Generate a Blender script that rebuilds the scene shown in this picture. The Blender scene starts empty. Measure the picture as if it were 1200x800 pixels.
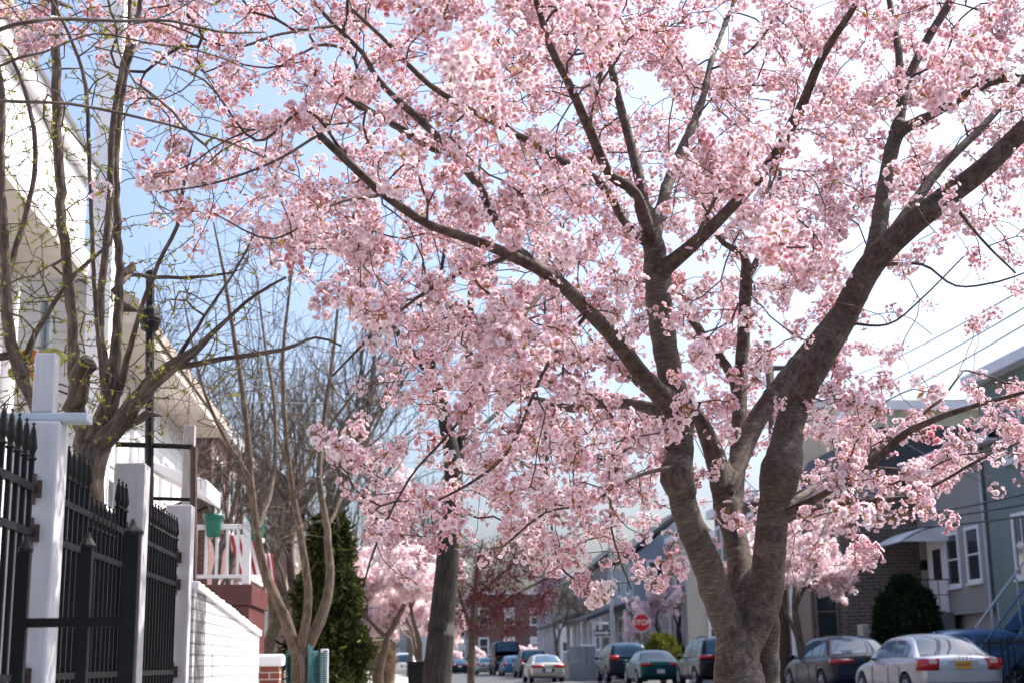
import bpy, bmesh, math, random
import numpy as np
from mathutils import Vector, Matrix
from mathutils.kdtree import KDTree
R = math.radians
random.seed(7)
rng = np.random.default_rng(11)
scn = bpy.context.scene
col = scn.collection

# ------------------------------------------------------------------ camera, sky, sun, exposure
FPX, ROLL, EYE = 1667.0, R(0.9), 1.15          # 50 mm lens; pixels of a 1200 px wide picture
PITCH, YAW = R(12.67), R(4.71)
fw = Vector((math.sin(YAW)*math.cos(PITCH), math.cos(YAW)*math.cos(PITCH), math.sin(PITCH)))
r0 = Vector((math.cos(YAW), -math.sin(YAW), 0)); u0 = r0.cross(fw)
rt = r0*math.cos(ROLL) - u0*math.sin(ROLL)
up = u0*math.cos(ROLL) + r0*math.sin(ROLL)
CAM = Vector((0, 0, EYE))
cd = bpy.data.cameras.new('camera'); cam = bpy.data.objects.new('camera', cd); col.objects.link(cam)
cam.matrix_world = Matrix(((rt.x, up.x, -fw.x, 0), (rt.y, up.y, -fw.y, 0), (rt.z, up.z, -fw.z, EYE), (0, 0, 0, 1)))
cd.sensor_width = 36; cd.lens = 50; cd.clip_start = 0.05; cd.clip_end = 3000
cd.dof.use_dof = True; cd.dof.focus_distance = 8.0; cd.dof.aperture_fstop = 3.4; cd.dof.aperture_blades = 9
scn.camera = cam
SUN_EL, SUN_AZ = R(50), R(66)                    # azimuth from the street's direction (+Y) towards +X
w = bpy.data.worlds.new('World'); scn.world = w; w.use_nodes = True
nt = w.node_tree; bg = nt.nodes['Background']
sky = nt.nodes.new('ShaderNodeTexSky'); sky.sky_type = 'NISHITA'; sky.sun_disc = False
sky.sun_elevation = SUN_EL; sky.sun_rotation = SUN_AZ; sky.altitude = 0
sky.air_density = 0.95; sky.dust_density = 6.5; sky.ozone_density = 5.5
nt.links.new(sky.outputs[0], bg.inputs[0]); bg.inputs[1].default_value = 0.15
sd = bpy.data.lights.new('sun', 'SUN'); sd.energy = 3.9; sd.angle = R(0.53); sd.color = (1, 0.95, 0.87)
so = bpy.data.objects.new('sun', sd); col.objects.link(so)
TOSUN = Vector((math.sin(SUN_AZ)*math.cos(SUN_EL), math.cos(SUN_AZ)*math.cos(SUN_EL), math.sin(SUN_EL)))
so.rotation_euler = TOSUN.to_track_quat('Z', 'Y').to_euler(); so.location = (0, 0, 30)
scn.view_settings.view_transform = 'Standard'; scn.view_settings.look = 'None'
scn.view_settings.exposure = 1.12; scn.view_settings.gamma = 1.0
scn.render.engine = 'CYCLES'
cy = scn.cycles
cy.use_denoising = True
try: cy.denoiser = 'OPENIMAGEDENOISE'
except Exception: pass
cy.max_bounces = 8; cy.diffuse_bounces = 4; cy.glossy_bounces = 3; cy.transmission_bounces = 6; cy.transparent_max_bounces = 8
cy.sample_clamp_indirect = 6

# ------------------------------------------------------------------ measuring helpers
def ray(px, py):
    return fw*FPX + rt*(px-600) + up*(400-py)
def at(px, py, Y):                                # the point seen at that pixel, Y metres up the street
    d = ray(px, py); return CAM + d*(Y/d.y)
def atx(px, py, X):
    d = ray(px, py); return CAM + d*(X/d.x)
FW, RT, UP = np.array(fw), np.array(rt), np.array(up)
def proj(P):
    d = np.asarray(P, float) - np.array(CAM)
    z = d@FW
    return 600+FPX*(d@RT)/z, 400-FPX*(d@UP)/z

# ------------------------------------------------------------------ object helpers
def tag(o, label=None, cat=None, group=None, kind=None):
    if label: o['label'] = label
    if cat: o['category'] = cat
    if group: o['group'] = group
    if kind: o['kind'] = kind
    return o
def empty(name, loc=(0, 0, 0), rz=0, label=None, cat=None, group=None):
    o = bpy.data.objects.new(name, None); col.objects.link(o)
    o.location = loc; o.rotation_euler = (0, 0, rz); o.empty_display_size = .2
    return tag(o, label, cat, group)
def link(name, me, mat=None, parent=None, smooth=False):
    o = bpy.data.objects.new(name, me); col.objects.link(o)
    if mat is not None and len(me.materials) == 0:
        for m in (mat if isinstance(mat, (list, tuple)) else [mat]): me.materials.append(m)
    if parent is not None: o.parent = parent
    if smooth: me.polygons.foreach_set('use_smooth', [True]*len(me.polygons))
    return o
def copy_tree(o, parent=None):
    c = o.copy(); col.objects.link(c)
    if parent is not None: c.parent = parent
    for ch in list(o.children): copy_tree(ch, c)
    return c
class MB:
    """collects boxes, tubes, prisms and quads for ONE mesh object"""
    def __init__(s): s.v = []; s.f = []; s.m = []; s.mi = 0
    def add(s, vs, fs):
        b = len(s.v); s.v += [tuple(v) for v in vs]
        for f in fs: s.f.append(tuple(b+i for i in f)); s.m.append(s.mi)
        return s
    def box(s, x0, x1, y0, y1, z0, z1):
        return s.add([(x0,y0,z0),(x1,y0,z0),(x1,y1,z0),(x0,y1,z0),(x0,y0,z1),(x1,y0,z1),(x1,y1,z1),(x0,y1,z1)],
                     [(0,3,2,1),(4,5,6,7),(0,1,5,4),(1,2,6,5),(2,3,7,6),(3,0,4,7)])
    def tube(s, pts, r, n=8, cap=True):
        pts = [Vector(p) for p in pts]; k = len(pts)
        rs = list(r) if isinstance(r, (list, tuple)) else [r]*k
        a = None; vs = []
        for i, p in enumerate(pts):
            t = (pts[min(i+1, k-1)]-pts[max(i-1, 0)]).normalized()
            if a is None:
                a = t.cross(Vector((0, 0, 1)) if abs(t.z) < .9 else Vector((1, 0, 0))).normalized()
            a = (a - t*a.dot(t)).normalized(); b = t.cross(a)
            for j in range(n):
                q = 2*math.pi*j/n; vs.append(p + (a*math.cos(q)+b*math.sin(q))*rs[i])
        fs = [(i*n+j, i*n+(j+1) % n, (i+1)*n+(j+1) % n, (i+1)*n+j) for i in range(k-1) for j in range(n)]
        if cap: fs += [tuple(range(n))[::-1], tuple((k-1)*n+j for j in range(n))]
        return s.add(vs, fs)
    def lathe(s, prof, c=(0, 0, 0), n=12, axis='z'):
        vs = []; c = Vector(c)
        for (r, h) in prof:
            for j in range(n):
                q = 2*math.pi*j/n; x, y = r*math.cos(q), r*math.sin(q)
                vs.append(c + (Vector((x, y, h)) if axis == 'z' else Vector((h, x, y)) if axis == 'x' else Vector((x, h, y))))
        fs = [(i*n+j, i*n+(j+1) % n, (i+1)*n+(j+1) % n, (i+1)*n+j) for i in range(len(prof)-1) for j in range(n)]
        fs += [tuple(range(n))[::-1], tuple((len(prof)-1)*n+j for j in range(n))]
        return s.add(vs, fs)
    def quad(s, a, b, c, d): return s.add([a, b, c, d], [(0, 1, 2, 3)])
    def prism(s, poly, d):                       # closed polygon (3D points) pushed by d
        n = len(poly); d = Vector(d); p = [Vector(q) for q in poly]
        return s.add(p+[q+d for q in p], [tuple(range(n))[::-1], tuple(range(n, 2*n))]+[(i, (i+1) % n, n+(i+1) % n, n+i) for i in range(n)])
    def build(s, name, mat, parent=None, smooth=False, bevel=0, seg=2):
        me = bpy.data.meshes.new(name); me.from_pydata(s.v, [], s.f)
        for m in (mat if isinstance(mat, (list, tuple)) else [mat]): me.materials.append(m)
        if isinstance(mat, (list, tuple)): me.polygons.foreach_set('material_index', s.m)
        bm = bmesh.new(); bm.from_mesh(me); bmesh.ops.recalc_face_normals(bm, faces=bm.faces)
        bm.to_mesh(me); bm.free(); me.update()
        o = link(name, me, None, parent, smooth)
        if bevel:
            b = o.modifiers.new('bevel', 'BEVEL'); b.width = bevel; b.segments = seg; b.limit_method = 'ANGLE'; b.angle_limit = R(40)
        return o
def mesh_np(name, V, Q, mats, mi=None, parent=None, attr=None, smooth=False):
    """V (n,3), Q (m,4) all quads -> one object, fast"""
    me = bpy.data.meshes.new(name); n, m = len(V), len(Q)
    me.vertices.add(n); me.vertices.foreach_set('co', np.asarray(V, np.float32).ravel())
    me.loops.add(m*4); me.loops.foreach_set('vertex_index', np.asarray(Q, np.int32).ravel())
    me.polygons.add(m); me.polygons.foreach_set('loop_start', np.arange(0, m*4, 4, dtype=np.int32))
    me.polygons.foreach_set('loop_total', np.full(m, 4, np.int32))
    for x in (mats if isinstance(mats, (list, tuple)) else [mats]): me.materials.append(x)
    if mi is not None: me.polygons.foreach_set('material_index', np.asarray(mi, np.int32))
    if smooth: me.polygons.foreach_set('use_smooth', np.ones(m, bool))
    me.update(calc_edges=True)
    for k, (a, dt) in (attr or {}).items():
        at_ = me.attributes.new(k, dt, 'POINT')
        at_.data.foreach_set('value' if dt == 'FLOAT' else 'vector', np.asarray(a, np.float32).ravel())
    return link(name, me, None, parent)

# ------------------------------------------------------------------ materials
def new_mat(name):
    m = bpy.data.materials.new(name); m.use_nodes = True
    return m, m.node_tree, m.node_tree.nodes['Principled BSDF']
def mix_rgb(t, a, b, fac, blend='MIX'):
    n = t.nodes.new('ShaderNodeMix'); n.data_type = 'RGBA'; n.blend_type = blend
    for i, v in ((6, a), (7, b)):
        if isinstance(v, (tuple, list)): n.inputs[i].default_value = (*v[:3], 1)
        else: t.links.new(v, n.inputs[i])
    if isinstance(fac, (int, float)): n.inputs[0].default_value = fac
    else: t.links.new(fac, n.inputs[0])
    return n.outputs[2]
def noise(t, scale, detail=4, rough=.6, vec=None, stretch=None):
    n = t.nodes.new('ShaderNodeTexNoise'); n.inputs['Scale'].default_value = scale
    n.inputs['Detail'].default_value = detail; n.inputs['Roughness'].default_value = rough
    if vec is None:
        tc = t.nodes.new('ShaderNodeTexCoord'); vec = tc.outputs['Object']
    if stretch:
        mp = t.nodes.new('ShaderNodeMapping'); mp.inputs['Scale'].default_value = stretch
        t.links.new(vec, mp.inputs[0]); vec = mp.outputs[0]
    t.links.new(vec, n.inputs['Vector']); return n.outputs['Fac']
def ramp(t, src, stops):
    n = t.nodes.new('ShaderNodeValToRGB'); e = n.color_ramp.elements
    while len(e) < len(stops): e.new(.5)
    for x, (p, c) in zip(e, stops): x.position = p; x.color = (*c, 1) if len(c) == 3 else c
    t.links.new(src, n.inputs[0]); return n.outputs[0]
def bump(t, b, h, strength=.3, dist=.01):
    n = t.nodes.new('ShaderNodeBump'); n.inputs['Strength'].default_value = strength; n.inputs['Distance'].default_value = dist
    t.links.new(h, n.inputs['Height']); t.links.new(n.outputs[0], b.inputs['Normal'])
def M(name, c, rough=.6, var=.18, scale=6, metal=0, bmp=.1, stretch=None, coat=0, spec=.5):
    m, t, b = new_mat(name)
    n = noise(t, scale, 6, .65, stretch=stretch)
    lo = tuple(x*(1-var) for x in c); hi = tuple(min(1, x*(1+var)) for x in c)
    t.links.new(ramp(t, n, [(.3, lo), (.7, hi)]), b.inputs['Base Color'])
    b.inputs['Roughness'].default_value = rough; b.inputs['Metallic'].default_value = metal
    b.inputs['Coat Weight'].default_value = coat; b.inputs['Coat Roughness'].default_value = .04
    b.inputs['Specular IOR Level'].default_value = spec
    if bmp: bump(t, b, noise(t, scale*8, 3, .6, stretch=stretch), bmp, .01)
    return m
def siding_mat(name, c, pitch=.115, axis=2):
    """horizontal clapboards: a saw-tooth profile along z, with dirt"""
    m, t, b = new_mat(name)
    tc = t.nodes.new('ShaderNodeTexCoord'); s = t.nodes.new('ShaderNodeSeparateXYZ'); t.links.new(tc.outputs['Object'], s.inputs[0])
    d = t.nodes.new('ShaderNodeMath'); d.operation = 'DIVIDE'; d.inputs[1].default_value = pitch; t.links.new(s.outputs[axis], d.inputs[0])
    f = t.nodes.new('ShaderNodeMath'); f.operation = 'FRACT'; t.links.new(d.outputs[0], f.inputs[0])
    inv = t.nodes.new('ShaderNodeMath'); inv.operation = 'SUBTRACT'; inv.inputs[0].default_value = 1; t.links.new(f.outputs[0], inv.inputs[1])
    n = noise(t, 1.2, 6, .7, stretch=(1, 1, .35))
    base = ramp(t, n, [(.25, tuple(x*.8 for x in c)), (.7, c)])
    gap = ramp(t, f.outputs[0], [(0, (.35,)*3), (.07, (1,)*3), (1, (1,)*3)])
    t.links.new(mix_rgb(t, base, gap, 1, 'MULTIPLY'), b.inputs['Base Color'])
    b.inputs['Roughness'].default_value = .65; bump(t, b, inv.outputs[0], .8, .02)
    return m
def brick_mat(name, c1, c2, mortar, sc=1.0, face='y'):
    """face 'y': bricks on walls facing +-Y and X alike through a mixed coordinate"""
    m, t, b = new_mat(name)
    tc = t.nodes.new('ShaderNodeTexCoord'); s = t.nodes.new('ShaderNodeSeparateXYZ'); t.links.new(tc.outputs['Object'], s.inputs[0])
    a = t.nodes.new('ShaderNodeMath'); a.operation = 'ADD'; t.links.new(s.outputs[0], a.inputs[0]); t.links.new(s.outputs[1], a.inputs[1])
    cx = t.nodes.new('ShaderNodeCombineXYZ'); t.links.new(a.outputs[0], cx.inputs[0]); t.links.new(s.outputs[2], cx.inputs[1])
    br = t.nodes.new('ShaderNodeTexBrick'); t.links.new(cx.outputs[0], br.inputs['Vector'])
    br.inputs['Scale'].default_value = sc; br.inputs['Brick Width'].default_value = .215; br.inputs['Row Height'].default_value = .072
    br.inputs['Mortar Size'].default_value = .008; br.inputs['Color1'].default_value = (*c1, 1); br.inputs['Color2'].default_value = (*c2, 1)
    br.inputs['Mortar'].default_value = (*mortar, 1); br.inputs['Mortar Smooth'].default_value = .1
    n = noise(t, 2.5, 6, .7)
    t.links.new(mix_rgb(t, br.outputs['Color'], ramp(t, n, [(.3, (.68,)*3), (.7, (1.0,)*3)]), 1, 'MULTIPLY'), b.inputs['Base Color'])
    b.inputs['Roughness'].default_value = .85
    inv = t.nodes.new('ShaderNodeMath'); inv.operation = 'SUBTRACT'; inv.inputs[0].default_value = 1; t.links.new(br.outputs['Fac'], inv.inputs[1])
    bump(t, b, inv.outputs[0], .7, .01)
    return m
def leaf_mat(name, stops, trans=.35, attr='tint', rough=.6):
    m, t, b = new_mat(name)
    a = t.nodes.new('ShaderNodeAttribute'); a.attribute_name = attr
    c = ramp(t, a.outputs['Fac'], stops)
    df = t.nodes.new('ShaderNodeBsdfDiffuse'); tr = t.nodes.new('ShaderNodeBsdfTranslucent'); mx = t.nodes.new('ShaderNodeMixShader')
    t.links.new(c, df.inputs[0]); t.links.new(c, tr.inputs[0]); mx.inputs[0].default_value = trans
    t.links.new(df.outputs[0], mx.inputs[1]); t.links.new(tr.outputs[0], mx.inputs[2])
    t.links.new(mx.outputs[0], t.nodes['Material Output'].inputs['Surface'])
    return m
def bark_mat(name, dark, mid, light, band=(1, 1, 1), scale=30, bstr=.8):
    """uses the 'bark' vector: arc length along the limb, then the two cross directions"""
    m, t, b = new_mat(name)
    a = t.nodes.new('ShaderNodeAttribute'); a.attribute_name = 'bark'
    n1 = noise(t, scale, 5, .6, vec=a.outputs['Vector'], stretch=band)
    n2 = noise(t, 5, 5, .65, vec=a.outputs['Vector'])
    c1 = ramp(t, n1, [(.32, dark), (.5, mid), (.68, light)])
    c = mix_rgb(t, c1, ramp(t, n2, [(.3, (.55, .5, .45)), (.65, (1.1, 1.08, 1.05))]), 1, 'MULTIPLY')
    t.links.new(c, b.inputs['Base Color']); b.inputs['Roughness'].default_value = .8
    b.inputs['Specular IOR Level'].default_value = .35
    bump(t, b, n1, bstr, .012)
    return m
WHITE = M('white_paint', (.80, .79, .80), .45, .06, 3)
IRON = M('black_iron', (.004, .004, .005), .5, .4, 20, spec=.22)
GLASS = None
def glass_mat(name, c=(.02, .025, .03), rough=.05):
    m, t, b = new_mat(name); n = noise(t, 1.3, 3)
    t.links.new(ramp(t, n, [(.35, c), (.7, tuple(x*1.8 for x in c))]), b.inputs['Base Color'])
    b.inputs['Roughness'].default_value = rough; b.inputs['Specular IOR Level'].default_value = .8
    return m
GLASS = glass_mat('window_glass')
WOODGREY = M('grey_weathered_wood', (.30, .28, .27), .8, .3, 10, stretch=(8, 8, .6))
ASPHALT = M('asphalt', (.055, .055, .058), .85, .25, 3, bmp=.5)
CONCRETE = M('concrete', (.38, .365, .34), .85, .15, 2, bmp=.25)
# ------------------------------------------------------------------ growing trees
class Skel:
    """nodes with position, parent, radius; limbs traced as splines, twigs grown towards attractors"""
    def __init__(s): s.p = []; s.par = []; s.r = []; s.fix = []; s.dir = []
    def add(s, p, par, r, fix):
        s.p.append(np.asarray(p, float)); s.par.append(par); s.r.append(r); s.fix.append(fix)
        d = s.p[-1]-s.p[par] if par >= 0 else np.array((0, 0, 1.)); s.dir.append(d/(np.linalg.norm(d)+1e-9))
        return len(s.p)-1
    def nearest(s, p):
        return int(np.argmin(np.linalg.norm(np.array(s.p)-np.asarray(p), axis=1)))
    def limb(s, pts, rad, parent=None, step=.06, wob=0.0):
        """pts: list of 3D points; Catmull-Rom through them"""
        P = [np.asarray(p, float) for p in pts]
        if parent is None and s.p:
            parent = s.nearest(P[0])
        elif parent is None: parent = -1
        Q = [2*P[0]-P[1]]+P+[2*P[-1]-P[-2]]; ids = []
        for i in range(len(P)-1):
            a, b, c, d = Q[i:i+4]; n = max(2, int(np.linalg.norm(c-b)/step))
            for k in range(n if i < len(P)-2 else n+1):
                t = k/n
                q = .5*((2*b)+(-a+c)*t+(2*a-5*b+4*c-d)*t*t+(-a+3*b-3*c+d)*t**3)
                r = rad[i]*(1-t)+rad[i+1]*t
                if wob: q = q+rng.normal(0, wob, 3)*min(1, r*20)
                parent = s.add(q, parent, r, True); ids.append(parent)
        return ids
    def grow(s, A, seg=.07, tip=.0022, droop=0.0, turn=.6, maxlen=1.2, wob=.01, expo=2.3, outw=.35, mask=None):
        base = np.array(s.p)
        D = np.array([np.min(np.linalg.norm(base-a, axis=1)) for a in A])
        order = np.argsort(D); cap = len(base)+len(A)*14
        P = np.zeros((cap, 3)); n = len(base); P[:n] = base
        G = np.zeros((cap, 3)); G[:n] = np.array(s.dir)
        tips = []
        for ai in order:
            a = A[ai]; v = a-P[:n]; d = np.linalg.norm(v, axis=1)+1e-6
            cs = np.einsum('ij,ij->i', v, G[:n])/d
            cost = d*(1+outw*(1-cs))
            j = int(np.argmin(cost)); L = d[j]
            if L < .03: tips.append(j); continue
            if L > maxlen: continue
            g = G[j]; p0 = P[j]; c = p0+g*L*.4*turn+(a-p0)*.5*(1-.4*turn)
            c[2] += droop*L
            k = max(1, int(L/seg)); par = j
            for i in range(1, k+1):
                t = i/k; q = (1-t)**2*p0+2*t*(1-t)*c+t*t*a
                if i < k: q = q+rng.normal(0, wob, 3)
                if n >= cap: break
                par = s.add(q, par, tip, False); P[n] = q; G[n] = s.dir[-1]; n += 1
            tips.append(par)
        N = len(s.p); acc = np.zeros(N); par = np.array(s.par); r = np.array(s.r); fix = np.array(s.fix)
        kids = np.zeros(N, int)
        for i in range(N-1, -1, -1):
            if not fix[i]:
                r[i] = max(tip, acc[i]**(1/expo)) if acc[i] > 0 else tip
                if par[i] >= 0 and fix[par[i]]: r[i] = min(r[i], .8*r[par[i]])
            if par[i] >= 0: acc[par[i]] += r[i]**expo
        s.r = list(r)
        return tips
    def chains(s, sel=None):
        N = len(s.p); par = s.par; kids = [[] for _ in range(N)]
        for i in range(N):
            if par[i] >= 0: kids[par[i]].append(i)
        out = []; 
        roots = [i for i in range(N) if par[i] < 0]; st = [(r, None) for r in roots]
        while st:
            i, pr = st.pop(); ch = [] if pr is None else [pr]
            ch.append(i)
            while kids[i]:
                ks = kids[i]
                m = max(ks, key=lambda q: s.r[q]+(.0005 if s.fix[q] == s.fix[i] else 0)+.2*s.r[i]*float(np.dot(s.dir[q], s.dir[i])))
                for q in ks:
                    if q != m: st.append((q, i))
                ch.append(m); i = m
            out.append(ch)
        return out
    def tubes(s, name, mat, parent=None, sides=lambda r: 5 if r < .006 else 7 if r < .02 else 14, rmin=0, only=None):
        VV = []; QQ = []; BB = []; off = 0
        for ch in s.chains():
            if only is not None and not only(ch): continue
            pts = np.array([s.p[i] for i in ch]); rs = np.array([s.r[i] for i in ch])
            if len(ch) > 1 and rs[0] > rs[1]*1.5: rs[0] = rs[1]*1.25
            if len(pts) < 2: continue
            pts = np.vstack([pts, pts[-1]+(pts[-1]-pts[-2])/(np.linalg.norm(pts[-1]-pts[-2])+1e-9)*rs[-1]*.3]); rs = np.append(rs, 1e-4)      # closed tip
            n = sides(float(rs.max())); k = len(pts)
            T = np.gradient(pts, axis=0); T /= np.linalg.norm(T, axis=1)[:, None]+1e-9
            a = np.cross(T[0], (0, 0, 1) if abs(T[0][2]) < .9 else (1, 0, 0)); a /= np.linalg.norm(a)+1e-9
            arc = np.concatenate([[0], np.cumsum(np.linalg.norm(np.diff(pts, axis=0), axis=1))])
            q = np.arange(n)*2*np.pi/n; cq, sq = np.cos(q)[:, None], np.sin(q)[:, None]
            V = np.zeros((k, n, 3)); B = np.zeros((k, n, 3))
            for i in range(k):
                a = a-T[i]*(a@T[i]); a /= np.linalg.norm(a)+1e-9; b = np.cross(T[i], a)
                ring = cq*a+sq*b
                V[i] = pts[i]+ring*rs[i]
                B[i, :, 0] = arc[i]+off*.0137; B[i, :, 1] = cq[:, 0]*rs[i]; B[i, :, 2] = sq[:, 0]*rs[i]
            idx = off+np.arange(k*n).reshape(k, n)
            Q = np.stack([idx[:-1], np.roll(idx[:-1], -1, 1), np.roll(idx[1:], -1, 1), idx[1:]], -1).reshape(-1, 4)
            VV.append(V.reshape(-1, 3)); QQ.append(Q); BB.append(B.reshape(-1, 3)); off += k*n
        V = np.concatenate(VV); Q = np.concatenate(QQ)
        return mesh_np(name, V, Q, mat, None, parent, {'bark': (np.concatenate(BB), 'FLOAT_VECTOR')}, True)

def limb_body(name, S, limbs, mat, parent, voxel=.014, smooth=6, lump=.006):
    """limbs: list of (pts, radii) as fat tubes, fused by a voxel remesh into one continuous trunk"""
    mb = MB(); ctr = []
    for ids in limbs:
        pts = [S.p[i] for i in ids]; rs = [S.r[i]*(1+.06*math.sin(7*j*.37+ids[0])) for j, i in enumerate(ids)]
        mb.tube(pts, rs, 18)
        arc = 0
        for j, i in enumerate(ids):
            if j: arc += np.linalg.norm(S.p[i]-S.p[ids[j-1]])
            ctr.append((S.p[i], S.dir[i], arc+ids[0]*.31))
    o = mb.build(name, mat, parent)
    m = o.modifiers.new('fuse', 'REMESH'); m.mode = 'VOXEL'; m.voxel_size = voxel
    m = o.modifiers.new('soft', 'SMOOTH'); m.iterations = smooth; m.factor = .5
    dg = bpy.context.evaluated_depsgraph_get()
    me = bpy.data.meshes.new_from_object(o.evaluated_get(dg)); o.modifiers.clear(); o.data = me
    n = len(me.vertices); co = np.zeros(n*3); me.vertices.foreach_get('co', co); co = co.reshape(-1, 3)
    no = np.zeros(n*3); me.vertices.foreach_get('normal', no); no = no.reshape(-1, 3)
    kd = KDTree(len(ctr))
    for k, c in enumerate(ctr): kd.insert(Vector(c[0]), k)
    kd.balance(); B = np.zeros((n, 3))
    for i in range(n):
        _, k, _ = kd.find(Vector(co[i])); c, d, arc = ctr[k]; v = co[i]-c; h = v@d
        B[i, 0] = arc+h; q = v-d*h; B[i, 1:] = (q[0]+q[1]*.4, q[2]+q[1]*.6)
    from mathutils import noise as mn
    L = np.array([mn.noise(Vector(c*9))*1.0+mn.noise(Vector(c*26))*.5 for c in co])
    ring = np.sin(B[:, 0]*150+3*np.array([mn.noise(Vector(c*6)) for c in co])*3)*.0
    co = co+no*(L*lump+ring)[:, None]
    me.vertices.foreach_set('co', co.ravel())
    a = me.attributes.new('bark', 'FLOAT_VECTOR', 'POINT'); a.data.foreach_set('vector', B.astype(np.float32).ravel())
    me.polygons.foreach_set('use_smooth', [True]*len(me.polygons)); me.update()
    if len(me.materials) == 0: me.materials.append(mat)
    return o

# ------------------------------------------------------------------ blossom clusters
def rot_to(d):
    d = d/np.linalg.norm(d); a = np.cross(d, (0, 0, 1) if abs(d[2]) < .95 else (1, 0, 0)); a /= np.linalg.norm(a)
    return np.stack([a, np.cross(d, a), d], 1)          # columns: local x, y, z
def flower(size, g, simple=False, bud=False):
    """one blossom opening along +Z, centre at the origin: petals (mat 0), eye and stalk (mat 1)"""
    V = []; Q = []; Mi = []; T = []
    n = 5; ph = g.uniform(0, 6.28)
    cup = g.uniform(.25, .8) if not bud else 1.6
    layers = [(1.0, cup, n)] if simple else [(1.0, cup, n), (.82, cup+.4, 5), (.55, cup+.8, 3)]
    for (ls, cp, nn) in layers:
        for k in range(nn):
            q = ph+2*math.pi*k/nn+g.normal(0, .12)+(0.6 if .6 < ls < 1 else .2 if ls < .6 else 0); L = size*ls*g.uniform(.88, 1.1); wd = size*.52*ls*g.uniform(.85, 1.1)
            el = cp*g.uniform(.8, 1.25); er = np.array((math.cos(q), math.sin(q), 0)); et = np.array((-math.sin(q), math.cos(q), 0))
            def pt(t, s, lift): 
                e = el*(1-.45*t)
                return er*(L*t*math.cos(e))+et*(wd*s)+np.array((0, 0, L*t*math.sin(e)+lift))
            tw = g.normal(0, .1)*size
            b = len(V)
            V += [pt(.1, -.18, 0), pt(.1, .18, 0), pt(.6, -.95, .06*size+tw), pt(.6, .95, .06*size-tw)]
            Q.append((b, b+1, b+3, b+2)); Mi.append(0)
            V += [pt(1, -.55, tw*1.5), pt(1, .55, -tw)]
            Q.append((b+2, b+3, b+5, b+4)); Mi.append(0)
            T += [.0, .0, .5, .5, 1., 1.]
    e = size*.13; b = len(V)
    V += [np.array(v) for v in ((-e, -e, size*.2), (e, -e, size*.16), (e, e, size*.2), (-e, e, size*.16))]; T += [0]*4
    Q.append((b, b+1, b+2, b+3)); Mi.append(1)
    return np.array(V), np.array(Q), np.array(Mi), np.array(T)
def make_cluster(g, nfl, rad, fs, simple=False):
    VV, QQ, MM, TT = [], [], [], []; off = 0
    # roughly even directions
    dirs = []
    ph0 = g.uniform(0, 6.28)
    for k in range(nfl):
        z = 1-2*(k+.5)/nfl; q = ph0+k*2.39996; rr = math.sqrt(1-z*z)
        d = np.array((rr*math.cos(q), rr*math.sin(q), z))+g.normal(0, .28, 3); dirs.append(d/np.linalg.norm(d))
    for d in dirs:
        bud = g.random() < .08
        V, Q, Mi, T = flower(fs*g.uniform(.8, 1.12)*(.6 if bud else 1), g, simple, bud)
        Rm = rot_to(d+g.normal(0, .22, 3)); c = d*rad*g.uniform(.7, 1.15)
        V = V@Rm.T+c
        tint = g.uniform(0, .45); T = tint+T*.5
        VV.append(V); QQ.append(Q+off); MM.append(Mi); TT.append(T); off += len(V)
        if not simple:                                  # stalk and calyx: a thin ribbon back to the spur
            s = np.cross(d, g.normal(0, 1, 3)); s /= np.linalg.norm(s)
            sp = np.array([d*rad*.08-s*.0016, d*rad*.08+s*.0016, c*.82+s*.0018, c*.82-s*.0018, c+s*.0042, c-s*.0042])
            VV.append(sp); QQ.append(np.array([(0, 1, 2, 3), (3, 2, 4, 5)])+off); MM.append(np.array([1, 1])); TT.append(np.array([.2, .2, .8, .8, .9, .9])); off += 6
    if not simple and g.random() < .75:
        for _ in range(g.integers(1, 4)):                    # small bronze leaves
            d = g.normal(0, 1, 3); d /= np.linalg.norm(d); s = np.cross(d, g.normal(0, 1, 3)); s /= np.linalg.norm(s); L = g.uniform(.02, .045)
            lv = np.array([d*rad*.4-s*.001, d*rad*.4+s*.001, d*(rad*.4+L*.5)+s*L*.17, d*(rad*.4+L*.5)-s*L*.17, d*(rad*.4+L)+s*.001, d*(rad*.4+L)-s*.001])
            VV.append(lv); QQ.append(np.array([(0, 1, 2, 3), (3, 2, 4, 5)])+off); MM.append(np.array([2, 2])); TT.append(np.full(6, g.uniform(0, 1))); off += 6
    return np.concatenate(VV), np.concatenate(QQ), np.concatenate(MM), np.concatenate(TT)
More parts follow.
